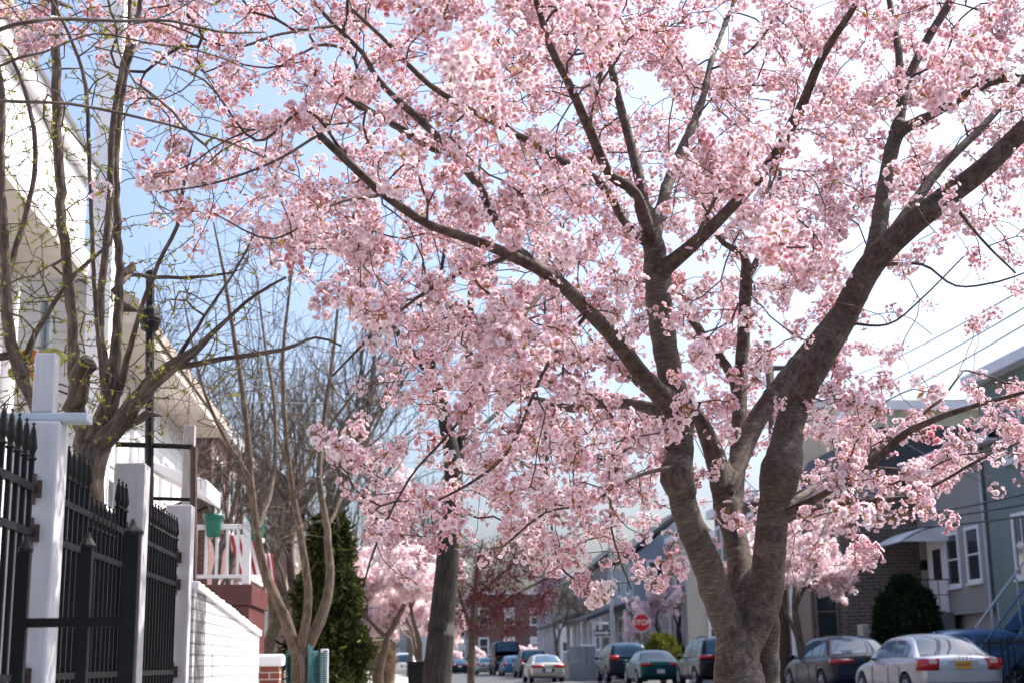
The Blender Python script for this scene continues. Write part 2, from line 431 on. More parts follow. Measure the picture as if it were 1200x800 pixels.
def scatter(name, protos, P, scale, mats, parent, g, tint_amp=.35):
    """copies of the prototypes at the points P, gathered into one mesh"""
    n = len(P); which = g.integers(0, len(protos), n); VV, QQ, MM, TT = [], [], [], []; off = 0
    for k, (V, Q, Mi, T) in enumerate(protos):
        idx = np.where(which == k)[0]; m = len(idx)
        if not m: continue
        # random rotations from quaternions
        q = g.normal(0, 1, (m, 4)); q /= np.linalg.norm(q, axis=1)[:, None]; a, b, c, d = q.T
        Rm = np.stack([np.stack([1-2*(c*c+d*d), 2*(b*c-a*d), 2*(b*d+a*c)], -1), np.stack([2*(b*c+a*d), 1-2*(b*b+d*d), 2*(c*d-a*b)], -1), np.stack([2*(b*d-a*c), 2*(c*d+a*b), 1-2*(b*b+c*c)], -1)], 1)
        W = np.einsum('mij,vj->mvi', Rm, V)*scale[idx][:, None, None]+P[idx][:, None, :]
        VV.append(W.reshape(-1, 3).astype(np.float32))
        QQ.append((Q[None]+(np.arange(m)*len(V))[:, None, None]+off).reshape(-1, 4)); MM.append(np.tile(Mi, m))
        tt = np.clip(T[None]*.7+g.normal(.15, tint_amp*.4, m)[:, None], 0, 1); TT.append(tt.ravel()); off += m*len(V)
    return mesh_np(name, np.concatenate(VV), np.concatenate(QQ), mats, np.concatenate(MM), parent, {'tint': (np.concatenate(TT), 'FLOAT')})
PETAL = leaf_mat('pink_petal', [(0, (.68, .30, .38)), (.25, (.82, .55, .61)), (.6, (.92, .77, .805)), (1, (.95, .90, .91))], .5)
EYE_M = leaf_mat('calyx_and_stamens', [(0, (.52, .30, .10)), (.5, (.34, .14, .06)), (1, (.24, .07, .05))], .25)
BRONZE = leaf_mat('bronze_leaf', [(0, (.26, .11, .04)), (1, (.30, .26, .06))], .4)
CHERRY_BARK = bark_mat('cherry_bark', (.050, .038, .030), (.095, .076, .062), (.165, .138, .115), (2.6, .6, .6), 42, .9)
TWIG = bark_mat('twig_bark', (.035, .022, .018), (.075, .05, .042), (.13, .10, .085), (1, 1, 1), 30, .3)
GREYBARK = bark_mat('grey_bark', (.05, .042, .036), (.12, .10, .088), (.22, .19, .17), (.25, 2, 2), 24, .8)
DARKBARK = bark_mat('dark_bark', (.007, .0055, .005), (.020, .016, .013), (.055, .045, .038), (.2, 2, 2), 24, 1.0)
BROWNBARK = bark_mat('brown_bark', (.045, .030, .022), (.11, .08, .06), (.20, .155, .12), (.3, 2, 2), 26, .8)
NTIPS, NSPUR = 2700, 2500
# ------------------------------------------------------------------ the blossoming cherry (8 m up the pavement)
cherry = empty('cherry_tree', at(876, 780, 8.0)*1.0, 0, 'large pink blossoming cherry tree with thick forked trunk filling the picture', 'tree')
cherry.location.z = .15
CO = np.array(cherry.location)
def tr(pts):                                              # (px, py, depth, width px) -> local points, radii
    P, Rr = [], []
    for (x, y, Y, wd) in pts:
        P.append(np.array(at(x, y, Y))-CO); Rr.append(wd*(.80 if wd > 12 else .9)*Y/FPX*.5)
    return P, Rr
S = Skel(); big = []; 
b0 = at(878, 800, 8.0)
P, Rr = tr([(866, 800, 8.0, 74), (864, 772, 8.0, 64), (866, 745, 8.0, 66)])
P = [np.array((P[0][0]+.01, P[0][1], -.1)), np.array((P[0][0], P[0][1], .35))]+P; Rr = [.27, .17]+Rr
big.append(S.limb(P, Rr, -1))
def L(pts, fat=True, parent=None):
    P, Rr = tr(pts); ids = S.limb(P, Rr, parent, wob=0 if fat else .004)
    if fat: big.append(ids)
    return ids
L([(860, 752, 8.0, 46), (841, 700, 7.95, 46), (824, 650, 7.9, 44), (804, 600, 7.9, 42), (797, 560, 7.9, 42), (796, 525, 7.9, 42), (797, 492, 7.9, 42), (789, 455, 7.9, 40), (781, 415, 7.9, 39), (773, 360, 7.9, 40), (770, 315, 7.9, 42), (764, 272, 7.9, 30)])
L([(767, 300, 7.9, 26), (745, 228, 7.7, 18), (715, 205, 7.6, 16), (690, 150, 7.4, 16), (665, 95, 7.2, 13), (645, 55, 7.0, 11), (628, 0, 6.8, 8), (610, -60, 6.6, 6)])
L([(764, 290, 7.9, 22), (750, 215, 8.1, 17), (738, 165, 8.2, 15), (722, 105, 8.3, 13), (712, 50, 8.4, 10), (705, -10, 8.5, 8)])
L([(766, 280, 7.9, 26), (783, 215, 8.2, 19), (800, 175, 8.4, 17), (822, 120, 8.7, 12), (833, 75, 8.9, 10), (855, 15, 9.2, 8), (880, -40, 9.4, 5)])
L([(772, 320, 7.9, 28), (812, 287, 7.7, 21), (850, 250, 7.5, 18), (900, 195, 7.2, 17), (937, 130, 7.0, 16), (962, 70, 6.8, 12), (1000, 10, 6.6, 9), (1030, -40, 6.5, 6)])
L([(790, 478, 7.9, 36), (755, 442, 7.7, 27), (720, 396, 7.5, 25), (690, 365, 7.3, 23), (650, 327, 7.1, 20), (600, 300, 6.9, 17), (550, 280, 6.7, 15), (500, 262, 6.5, 13), (450, 228, 6.4, 12), (410, 192, 6.3, 11), (374, 158, 6.2, 10)])
L([(640, 322, 7.05, 14), (590, 272, 7.1, 12), (562, 220, 7.2, 12), (527, 177, 7.3, 12), (490, 139, 7.4, 11), (460, 112, 7.4, 9), (437, 86, 7.5, 8), (426, 64, 7.5, 7), (392, 30, 7.6, 6), (362, -4, 7.6, 5)], False)
L([(762, 290, 7.9, 16), (731, 259, 7.6, 13), (705, 216, 7.3, 12), (649, 184, 6.9, 11), (599, 154, 6.6, 10), (542, 124, 6.3, 9), (505, 101, 6.1, 8), (475, 73, 6.0, 7), (445, 41, 5.9, 6), (412, 12, 5.8, 5)], False)
L([(527, 176, 7.3, 9), (495, 165, 7.2, 8), (470, 150, 7.1, 7), (430, 130, 7.0, 6), (395, 108, 6.9, 5)], False)
L([(512, 178, 7.2, 8), (480, 160, 7.6, 8), (450, 140, 7.9, 7), (420, 120, 8.2, 6), (396, 106, 8.4, 5)], False)
L([(785, 490, 7.9, 26), (755, 476, 8.3, 18), (710, 472, 8.8, 15), (670, 478, 9.2, 12), (640, 470, 9.5, 9), (600, 462, 9.8, 6)])
L([(775, 470, 7.9, 16), (735, 436, 8.5, 12), (700, 415, 9.0, 11), (660, 405, 9.3, 11), (634, 399, 9.4, 11), (590, 381, 9.6, 10), (547, 372, 9.8, 9), (525, 356, 9.9, 8)], False)
L([(868, 745, 8.0, 46), (868, 690, 8.15, 38), (864, 640, 8.3, 36), (850, 590, 8.4, 35), (838, 535, 8.5, 32), (820, 490, 8.5, 22), (806, 470, 8.5, 18)])
L([(874, 758, 8.0, 46), (896, 700, 8.0, 52), (902, 645, 8.0, 48), (906, 600, 8.0, 46), (912, 560, 8.0, 45), (922, 510, 8.0, 44), (935, 470, 8.0, 42), (962, 418, 7.9, 42), (985, 378, 7.9, 42), (1020, 312, 7.8, 40), (1060, 270, 7.7, 39), (1110, 230, 7.6, 36), (1150, 200, 7.5, 33), (1200, 152, 7.4, 30), (1250, 105, 7.3, 26)])
big.append(S.limb(*tr([(908, 592, 8.0, 44), (911, 574, 7.98, 54), (914, 556, 7.95, 63), (918, 540, 7.95, 60), (922, 522, 7.98, 48), (927, 505, 8.0, 42)]), None))
big.append(S.limb(*tr([(800, 575, 7.88, 44), (793, 560, 7.84, 52), (794, 540, 7.88, 43)]), None))
L([(990, 370, 7.9, 32), (1020, 310, 7.9, 30), (1034, 240, 8.0, 27), (1044, 180, 8.1, 25), (1055, 142, 8.1, 24)])
L([(1053, 150, 8.1, 18), (1062, 100, 8.2, 15), (1085, 50, 8.3, 14), (1115, 0, 8.4, 12), (1140, -50, 8.5, 9)])
L([(1052, 155, 8.1, 20), (1100, 130, 7.9, 17), (1140, 106, 7.7, 17), (1172, 92, 7.6, 18), (1215, 95, 7.5, 16)])
L([(1055, 120, 8.15, 13), (1053, 60, 8.4, 11), (1042, 0, 8.6, 9), (1030, -50, 8.8, 7)], False)
L([(850, 580, 8.4, 30), (880, 505, 8.7, 30), (905, 465, 8.8, 29), (940, 420, 8.9, 28), (985, 365, 9.0, 27), (1030, 300, 9.1, 24), (1058, 258, 9.2, 20), (1100, 200, 9.4, 15), (1150, 150, 9.6, 11), (1195, 100, 9.8, 8)])
L([(858, 620, 8.35, 28), (864, 540, 8.9, 25), (868, 450, 9.2, 21), (872, 380, 9.3, 20), (874, 325, 9.3, 18), (872, 300, 9.3, 14), (848, 285, 9.3, 8), (830, 262, 9.3, 6)])
L([(873, 330, 9.3, 12), (890, 300, 9.4, 9), (905, 255, 9.5, 7), (915, 200, 9.6, 6)], False)
L([(866, 470, 9.15, 18), (855, 437, 9.2, 15), (825, 395, 9.3, 14), (795, 347, 9.4, 13), (770, 310, 9.5, 11), (748, 270, 9.6, 9)], False)
L([(912, 605, 8.0, 16), (960, 582, 7.8, 9), (1000, 557, 7.6, 9), (1035, 530, 7.5, 10), (1060, 507, 7.4, 10), (1110, 486, 7.2, 8), (1160, 470, 7.1, 6), (1205, 458, 7.0, 5)], False)
L([(914, 610, 8.0, 12), (965, 592, 8.2, 8), (1030, 585, 8.3, 7), (1070, 580, 8.3, 6), (1110, 560, 8.3, 4), (1150, 537, 8.3, 4), (1190, 520, 8.3, 3)], False)
L([(915, 600, 8.05, 14), (955, 570, 8.5, 9), (1005, 545, 8.8, 8), (1060, 500, 9.0, 6), (1100, 470, 9.1, 4)], False)
big.append(S.limb(*tr([(897, 690, 8.06, 22), (902, 725, 8.12, 30), (900, 765, 8.15, 34), (899, 800, 8.15, 38)]), None))
big.append(S.limb(*tr([(899, 800, 8.15, 38), (899, 830, 8.15, 46), (899, 960, 8.15, 60)]), None))
big.append(S.limb(*tr([(800, 505, 7.9, 22), (808, 490, 7.85, 19), (812, 477, 7.8, 18)]), None))
# bare long shoots hanging and reaching out, as in the photograph
for pts in ([(790, 545, 7.8, 6), (740, 560, 7.2, 5), (690, 590, 6.9, 4), (640, 600, 6.7, 3), (590, 640, 6.6, 3)],
            [(640, 470, 9.5, 5), (640, 530, 9.0, 4), (645, 600, 8.6, 3), (655, 660, 8.4, 3), (690, 690, 8.3, 2.5)],
            [(780, 500, 7.8, 5), (730, 530, 7.4, 4), (715, 600, 7.2, 3), (725, 650, 7.2, 2.5), (740, 690, 7.2, 2)],
            [(600, 300, 6.9, 6), (520, 330, 6.6, 5), (450, 380, 6.4, 4), (390, 440, 6.3, 3)],
            [(650, 327, 7.1, 6), (590, 400, 6.7, 5), (540, 490, 6.6, 4), (480, 560, 6.6, 3), (440, 640, 6.6, 3), (425, 690, 6.6, 2)],
            [(690, 365, 7.3, 6), (640, 430, 7.0, 5), (600, 520, 6.9, 4), (560, 560, 6.8, 4), (505, 590, 6.8, 3)],
            [(374, 158, 6.2, 4), (320, 190, 6.0, 4), (250, 215, 5.9, 3), (190, 225, 5.8, 2)],
            [(450, 228, 6.4, 5), (390, 240, 6.2, 4), (320, 280, 6.0, 3), (250, 250, 5.9, 2)],
            [(410, 192, 6.3, 5), (360, 130, 6.2, 4), (300, 165, 6.0, 4), (240, 95, 5.8, 3), (170, 70, 5.6, 2.5), (110, 55, 5.5, 2)],
            [(392, 30, 7.6, 5), (330, 40, 7.3, 4), (270, 55, 7.0, 4), (200, 30, 6.8, 3), (140, 20, 6.6, 2)],
            [(1020, 312, 7.8, 6), (1080, 310, 7.4, 4), (1120, 335, 7.2, 3), (1170, 330, 7.0, 3), (1205, 318, 6.9, 2)],
            [(1110, 230, 7.6, 7), (1150, 280, 7.2, 4), (1190, 320, 7.0, 3)],
            [(985, 378, 7.9, 5), (1040, 380, 7.6, 3), (1080, 350, 7.4, 2.5), (1130, 300, 7.2, 2)]):
    L(pts, False)
near = []
for pts in ([(599, 154, 6.6, 5), (575, 120, 5.8, 4), (555, 85, 4.9, 4), (540, 66, 4.5, 3)], [(900, 195, 7.2, 6), (905, 240, 6.2, 5), (915, 285, 5.2, 4), (945, 290, 5.0, 3)], [(690, 150, 7.4, 6), (705, 80, 6.0, 5), (700, 25, 5.0, 4), (690, 5, 4.9, 3)],
            [(1172, 92, 7.6, 7), (1150, 70, 6.2, 5), (1130, 75, 5.2, 4), (1110, 85, 4.9, 3)], [(812, 287, 7.7, 6), (840, 230, 6.5, 5), (870, 200, 5.6, 4), (880, 160, 5.2, 3)]):
    near.append(L(pts, False))
DENS = """3 4 4 5 5 6 7 7 8 8 9 9 9 9 9 9 9 9 9 9 9 9 9 9
1 1 2 3 4 6 6 7 8 8 9 9 9 9 9 9 9 9 9 9 9 9 9 9
0 0 1 3 3 5 5 6 6 7 8 9 9 9 9 9 9 9 9 9 9 9 8 8
0 0 1 3 4 4 5 5 7 7 8 9 9 9 9 9 9 9 9 9 9 8 7 6
0 0 2 5 5 6 6 7 8 8 8 9 9 9 9 9 9 9 9 9 9 7 6 4
0 0 0 0 1 5 7 8 8 9 9 9 9 9 9 8 9 9 9 9 8 6 4 3
0 0 0 0 0 1 2 5 7 9 9 9 9 9 9 8 8 9 9 8 6 3 3 3
0 0 0 0 0 0 1 2 3 7 9 9 9 9 9 8 8 8 8 7 5 2 3 1
0 0 0 0 0 0 0 1 2 6 8 9 9 9 9 7 8 8 8 6 5 1 1 1
0 0 0 0 0 0 1 1 3 5 6 8 9 9 9 7 8 8 8 7 6 5 6 6
0 0 0 0 0 0 1 3 4 5 5 8 9 9 9 6 6 7 7 8 8 6 7 5
0 0 0 0 0 0 0 1 4 6 4 8 9 9 9 5 4 4 5 8 7 6 5 2
0 0 0 0 0 0 0 0 3 5 3 5 6 8 8 5 3 3 4 6 5 1 0 0
0 0 0 0 0 0 0 0 1 2 0 1 3 5 5 4 1 1 2 3 2 0 0 0
0 0 0 0 0 0 0 0 0 0 0 0 0 1 1 0 0 0 0 0 0 0 0 0
0 0 0 0 0 0 0 0 0 0 0 0 0 0 0 0 0 0 0 0 0 0 0 0"""
DENS = np.array([[float(c) for c in l.split()] for l in DENS.splitlines()])/9
def dens(x, y):
    """crown density towards a direction, bilinear between the table's cells; continues outside the frame"""
    gx = np.clip(x/50-.5, 0, 22.999); gy = np.clip(y/50-.5, 0, 14.999); i = gx.astype(int); j = gy.astype(int); u = gx-i; v = gy-j
    d = DENS[j, i]*(1-u)*(1-v)+DENS[j, i+1]*u*(1-v)+DENS[j+1, i]*(1-u)*v+DENS[j+1, i+1]*u*v
    return d
A = []
while len(A) < NTIPS:
    n = 4000
    x = rng.uniform(-60, 1330, n); y = rng.uniform(-160, 740, n); d = dens(x, y)**1.35
    k = rng.random(n) < d
    for px, py in zip(x[k], y[k]):
        # depth of a round crown: the middle of the tree is deep, its rim thin
        q = math.hypot((px-850)/760, (py-150)/620); half = 3.2*math.sqrt(max(.12, 1-q*q*.8))
        c = 8.35+(.6 if px > 700 else -.4*(700-px)/500)
        Y = c+half*(rng.beta(1.6, 1.6)*2-1)
        if Y < 4.3: continue
        p = np.array(at(px, py, Y)); 
        if p[2] < 1.3 or p[2] > 6.3: continue
        A.append(p-CO)
A = np.array(A[:NTIPS])
tips = S.grow(A, .075, .0025, .05, .7, 1.5, .009)
trunk = limb_body('trunk', S, big, CHERRY_BARK, cherry)
fatset = set(i for ids in big for i in ids)
br = S.tubes('branches', TWIG, cherry, only=lambda ch: not all(i in fatset for i in ch[1:]))
# blossom positions: ends of the twigs and spurs along them
par = np.array(S.par); r = np.array(S.r); fix = np.array(S.fix); SP = np.array(S.p)
cand = []
for t in tips: cand.append(SP[t])
thin = np.where((~fix) & (r < .006))[0]
for i in rng.choice(thin, min(NSPUR//2, len(thin)), replace=False):      # tufts: two to four clusters close together along one shoot
    for k in range(int(rng.integers(1, 5))):
        cand.append(SP[i]+rng.normal(0, .022, 3)); i = par[i]
        if i < 0 or r[i] > .012: break
fixthin = np.where(fix & (r < .03))[0]
for i in rng.choice(fixthin, min(170, len(fixthin)), replace=False): cand.append(SP[i]+rng.normal(0, .03, 3))
cand = np.array(cand); x, y = proj(cand+CO)
keep = rng.random(len(cand)) < np.clip(dens(x, y)*1.6+.12, 0, 1)
cand = cand[keep]
# blossoms seldom sit straight on the thick bark: thin them out there
fl = np.array([i for ids in big for i in ids if S.r[i] > .02]); lx, ly = proj(SP[fl]+CO); lY = SP[fl][:, 1]; lw = np.array([S.r[i] for i in fl])*FPX/8
cx, cy_ = proj(cand+CO); dd = np.sqrt((cx[:, None]-lx)**2+(cy_[:, None]-ly)**2)-lw
front = ((dd < 7) & (cand[:, 1][:, None] < lY)).any(1)
cand = cand[~(front & (rng.random(len(cand)) < .75))]
extra = [SP[i]+rng.normal(0, .045, 3) for ids in near for i in ids[len(ids)*2//3:] for _ in range(1)]
cand = np.concatenate([cand, np.array(extra)])
g = np.random.default_rng(5)
protos = [make_cluster(g, int(g.integers(10, 17)), g.uniform(.042, .060), .0200) for _ in range(14)]+[make_cluster(g, int(g.integers(3, 6)), .035, .019) for _ in range(4)]
sc = g.uniform(.68, 1.32, len(cand))
scatter('blossoms', protos, cand, sc, [PETAL, EYE_M, BRONZE], cherry, g)
print('cherry clusters', len(cand), 'nodes', len(S.p))
# ------------------------------------------------------------------ ground, street, pavements
SOIL = M('soil', (.12, .10, .075), .95, .35, 1.5, bmp=.6)
KERB = M('kerb_stone', (.42, .41, .39), .8, .12, 4)
PAINT = M('road_paint', (.72, .71, .68), .7, .12, 5)
tag(MB().quad((-900, -200, 0), (900, -200, 0), (900, 1500, 0), (-900, 1500, 0)).build('ground', SOIL), kind='structure')
tag(MB().add([(2.6, -60, .004), (12.3, -60, .16), (12.3, 80, .16), (8.6, 180, .16), (4, 400, .16), (-6, 400, .004), (-1.6, 180, .004), (2.6, 80, .004)], [(0, 1, 2, 7), (7, 2, 3, 6), (6, 3, 4, 5)]).build('road', ASPHALT), kind='structure')
tag(MB().add([(-90, 62, .009), (2.6, 62, .009), (12.3, 62, .166), (90, 62, .166), (90, 72, .166), (12.3, 72, .166), (2.6, 72, .009), (-90, 72, .009)], [(0, 1, 6, 7), (1, 2, 5, 6), (2, 3, 4, 5)]).build('cross_road', ASPHALT), kind='structure')
mk = MB()
for k in range(10): x_ = 3.0+k*.95; z_ = lambda x: .010+.156*(x-2.6)/9.7; mk.quad((x_, 58.4, z_(x_)), (x_+.5, 58.4, z_(x_+.5)), (x_+.5, 61, z_(x_+.5)), (x_, 61, z_(x_)))
tag(mk.build('crossing_stripes', PAINT), kind='structure')
tag(MB().box(-1.15, 2.45, -30, 61, -.1, .14).build('pavement', CONCRETE), kind='structure')
tag(MB().add([(-5, 73, .14), (2.45, 73, .14), (-1.75, 180, .14), (-9, 180, .14)], [(0, 1, 2, 3)]).build('pavement', CONCRETE), kind='structure')
tag(MB().box(12.45, 14.6, -30, 61, -.1, .30).build('pavement', CONCRETE), kind='structure')
tag(MB().box(12.45, 15, 73, 110, -.1, .30).build('pavement', CONCRETE), kind='structure')
tag(MB().box(14.6, 60, -30, 61, -.1, .27).build('front_yards', SOIL), kind='structure')
tag(MB().box(2.45, 2.6, -30, 61, -.1, .15).build('kerb', KERB, bevel=.015), kind='structure')
tag(MB().box(12.3, 12.45, -30, 61, -.1, .31).build('kerb', KERB, bevel=.015), kind='structure')

# ------------------------------------------------------------------ windows, walls
CURTAIN = M('window_blind', (.55, .54, .52), .7, .1, 3, stretch=(1, 1, 30))
def window(parent, face, pos, a0, a1, z0, z1, frame=None, depth=.05, grid=(1, 2), fw_=.07, blind=0, sill=True, label=None):
    """face '+x', '-x', '-y': the way the window looks; pos the wall plane; a0..a1 along the wall"""
    s = {'+x': 1, '-x': -1, '-y': -1}[face]
    def bx(mb, a, b, d0, d1, c, e):
        d0, d1 = sorted((pos+s*d0, pos+s*d1))
        mb.box(d0, d1, a, b, c, e) if face != '-y' else mb.box(a, b, d0, d1, c, e)
    root = bpy.data.objects.new('window', None)
    f = MB(); frame = frame or WHITE
    bx(f, a0-fw_, a0, -.01, depth, z0-fw_, z1+fw_); bx(f, a1, a1+fw_, -.01, depth, z0-fw_, z1+fw_)
    bx(f, a0, a1, -.01, depth, z1, z1+fw_); bx(f, a0, a1, -.01, depth, z0-fw_, z0)
    nx, nz = grid
    for i in range(1, nx): q = a0+(a1-a0)*i/nx; bx(f, q-.018, q+.018, -.01, depth*.7, z0, z1)
    for i in range(1, nz): q = z0+(z1-z0)*i/nz; bx(f, a0, a1, -.01, depth*.75, q-.022, q+.022)
    o = f.build('window', frame, parent)
    g = MB(); bx(g, a0, a1, -.02, .012, z0, z1); g.build('pane', GLASS, o)
    if blind:
        b = MB(); bx(b, a0+.01, a1-.01, .012, .017, z1-(z1-z0)*blind, z1); b.build('blind', CURTAIN, o)
    if sill:
        q = MB(); bx(q, a0-fw_-.04, a1+fw_+.04, -.01, depth+.06, z0-fw_-.06, z0-fw_-.002); q.build('sill', frame, o)
    return o

# ------------------------------------------------------------------ left side: fence posts, iron fence, walls
FX = -1.40
VINYL = M('white_vinyl', (.46, .455, .48), .45, .17, 6, bmp=.08, stretch=(2.5, 2.5, .35))
def fence_post(y, top, label, cap=None):
    p = empty('fence_post', (FX, y, .14), 0, label, 'fence post', 'white posts of the iron fence')
    w_ = .082
    MB().box(-w_, w_, -w_, w_, 0, top-.14).build('shaft', VINYL, p, bevel=.012)
    br = MB()
    return p
Y1, Y2, Y3 = 5.71, 7.64, 9.38
p1 = fence_post(Y1, 2.10, 'white fence post topped by a cross board and a short upright stub')
MB().box(-.17, .18, -.06, .05, 1.962, 1.995).build('cross_board', M('pale_blue_board', (.42, .47, .52), .5, .1, 5), p1, bevel=.006)
MB().box(-.042, .042, -.04, .04, 1.997, 2.24).build('stub', VINYL, p1, bevel=.008)
p2 = fence_post(Y2, 2.20, 'plain square topped white fence post in the middle of the iron fence')
p3 = fence_post(Y3, 2.17, 'last white fence post, at the end of the iron fence beside the white brick wall')
RUST = M('rusty_bracket', (.05, .03, .025), .7, .5, 30)
def picket(par, y, top, me=[None]):
    mb = MB(); h = top
    mb.box(-.009, .009, -.009, .009, 0, h-.13)
    mb.lathe([(.012, h-.15), (.021, h-.142), (.012, h-.134), (.010, h-.125), (.019, h-.10), (.010, h-.03), (.003, h-.012), (.008, h-.006), (.003, h)], n=8)
    o = mb.build('picket', IRON, par); o.location = (0, y, 0); return o
def fence_panel(ya, yb, label, tops):
    y0, y1 = ya+.10, yb-.10
    p = empty('iron_fence_panel', (FX, y0, .42), 0, label, 'iron fence', 'iron fence panels between the white posts')
    L_ = y1-y0
    for z in (.70, 1.24, 1.41):
        MB().box(-.012, .012, -.02, L_+.02, z-.014, z+.014).build('rail', IRON, p)
        for yy in (-.022, L_+.008):
            b = MB().box(-.028, .028, yy, yy+.016, z-.034, z+.034)
            b.tube([(.0, yy+.004, z-.06), (0, yy+.004, z+.06)], .006, 6).build('bracket', RUST, p)
    n = max(2, round(L_/.103)); src = {}
    for k in range(n):
        t = tops(k, n)
        if t not in src: src[t] = picket(p, L_*(k+.5)/n, t)
        else:
            c = src[t].copy(); col.objects.link(c); c.parent = p; c.location = (0, L_*(k+.5)/n, 0)
    return p
fence_panel(3.3, Y1, 'nearest iron fence panel, with spear tips, before the cross topped post', lambda k, n: 1.66)
fence_panel(Y1, Y2, 'iron fence panel with uneven tips between the cross topped post and the plain post', lambda k, n: 1.66 if k < n*.45 or k > n-4 else 1.50)
fence_panel(Y2, Y3, 'far iron fence panel with even low tips beside the last white post', lambda k, n: 1.66)
# the low wall the fence stands on
tag(MB().box(FX-.07, FX+.07, 1.0, 9.3, 0, .42).build('low_wall', CONCRETE, bevel=.01), 'low concrete wall carrying the black iron fence', 'low wall')
# open gate leaf standing across, nearer than the fence
gt = empty('iron_gate', (-1.2, 4.5, .14), 0, 'open black iron gate leaf standing out before the fence', 'gate')
def gx(px): return float(at(px, 730, 4.5).x)+1.2
for px, wd, tp in ((25, .032, 1.36), (98, .034, 1.37), (151, .046, 1.41)):
    x = gx(px); m = MB().box(x-wd/2, x+wd/2, -wd/2, wd/2, .05, tp)
    m.lathe([(wd*.7, tp), (wd*.75, tp+.01), (.012, tp+.03), (.004, tp+.05)], (x, 0, 0), 8).build('upright', IRON, gt)
for z in (1.147, .25): MB().box(gx(25), gx(151), -.012, .012, z-.014, z+.014).build('crossbar', IRON, gt)

WBRICK = brick_mat('white_painted_brick', (.62, .62, .62), (.55, .55, .56), (.30, .30, .31))
REDBRICK = brick_mat('red_brick', (.26, .07, .045), (.20, .05, .035), (.45, .40, .36))
def ramped(y0, y1, z0, z1, x0, x1, n=1):
    m = MB(); m.prism([(x0, y0, 0), (x0, y1, 0), (x0, y1, z1), (x0, y0, z0)], (x1-x0, 0, 0)); return m
wb = empty('white_brick_wall', (0, 0, 0), 0, 'white painted brick garden wall running on from the last fence post', 'wall')
ramped(9.42, 13.9, 1.64, 1.42, FX-.10, FX+.10).build('wall', WBRICK, wb)
# the coping is a course of bricks on edge, each a little uneven
cp = MB(); y = 9.42
while y < 13.85:
    z = 1.64-(y-9.42)*.0491; cp.box(FX-.125, FX+.125, y+.004, y+.098, z-.004, z+.05+random.uniform(-.006, .006)); y += .104
cp.build('coping', WHITE, wb, bevel=.006)
# wire mesh fixed on the near end of that wall
wm = MB()
for k in range(8): wm.tube([(FX+.112, 9.46+k*.06, .9), (FX+.112, 9.46+k*.06, 1.62)], .0022, 4)
for k in range(12): wm.tube([(FX+.114, 9.44, .95+k*.06), (FX+.114, 9.92, .95+k*.06)], .0022, 4)
tag(wm.build('wire_mesh', RUST), 'rusty wire mesh fixed on the near end of the white brick wall', 'wire mesh')
bp = empty('brick_gatepost', (FX, 16.1, .14), 0, 'short red brick gatepost under a white cap', 'gatepost')
MB().box(-.13, .13, -.13, .13, 0, 1.0).build('shaft', REDBRICK, bp)
MB().box(-.17, .17, -.17, .17, 1.0, 1.13).build('cap', WHITE, bp, bevel=.03)
# turquoise plastic mesh tied round a stake, and a white board beside it
TEAL = M('teal_mesh', (.035, .12, .13), .6, .3, 12)
tm = MB(); c = at(358, 780, 18.0)
pts = [(c.x-.24+.48*k/16+.03*math.sin(k*1.7), c.y+.09*math.sin(k*1.1)) for k in range(17)]
for k in range(16):
    (xa, ya), (xb, yb) = pts[k], pts[k+1]
    for j in range(44):
        z = .3+j*.025; zt = 1.34-.06*math.sin(k*.6)
        if z > zt: break
        tm.quad((xa, ya, z), (xb, yb, z), (xb, yb, z+.019), (xa, ya, z+.019))
    tm.quad((xa, ya, .3), (xa+.012, ya, .3), (xa+.012, ya, 1.3), (xa, ya, 1.3))
ob = tm.build('plastic_mesh', TEAL); tag(ob, 'crumpled teal plastic mesh fence beside the bare forked tree', 'mesh fence')
so_ = ob.modifiers.new('thick', 'SOLIDIFY'); so_.thickness = .004
c = at(380, 790, 18.2)
tag(MB().box(c.x-.05, c.x+.05, c.y-.02, c.y+.02, .14, 1.34).build('white_board', WHITE, bevel=.01), 'upright white board at the end of the teal mesh', 'board')

# ------------------------------------------------------------------ left side: houses
WSIDE = siding_mat('white_clapboard', (.66, .65, .645))
SHINGLE = M('grey_shingle', (.10, .095, .095), .9, .3, 12, stretch=(1, 1, 6))
SOFFIT = M('soffit', (.50, .45, .40), .7, .1, 4)
h1 = empty('clapboard_house', (-3.0, 10.5, .14), 0, 'tall white clapboard house behind the bare budding tree', 'house')
def hb(h, mb, name, mat, **k):
    o = mb.build(name, mat, h, **k); o.matrix_parent_inverse = Matrix.Translation(-Vector(h.location)); return o
def hwin(h, *a, **k):
    o = window(h, *a, **k); o.matrix_parent_inverse = Matrix.Translation(-Vector(h.location)); return o
hb(h1, MB().box(-10, -3.8, 4, 13.9, 0, 6.3), 'wall', WSIDE)
hb(h1, MB().box(-3.82, -3.12, 4, 13.92, 5.0, 6.05), 'overhang', WSIDE)
hb(h1, MB().box(-3.8, -3.08, 3.95, 13.97, 4.93, 4.998), 'soffit', SOFFIT)
hb(h1, MB().box(-3.118, -3.05, 3.95, 13.97, 5.9, 6.1).box(-3.118, -3.07, 3.95, 13.97, 5.0, 5.18), 'fascia', WHITE)
hb(h1, MB().prism([(-3.0, 3.9, 6.105), (-6.9, 3.9, 7.2), (-11, 3.9, 6.105)], (0, 10.1, 0)), 'roof', M('pale_roofing', (.45, .45, .46), .8, .15, 5))
hb(h1, MB().box(-3.81, -3.72, 13.75, 13.95, 0, 4.93), 'corner_board', WHITE)
for y in (6.3,): hwin(h1, '+x', -3.8, y, y+.95, 2.9, 4.5, blind=.97)
h2 = empty('porch_house', (-3.2, 18.5, .14), 0, 'low white house with overhanging tan eaves behind the plain fence post', 'house')
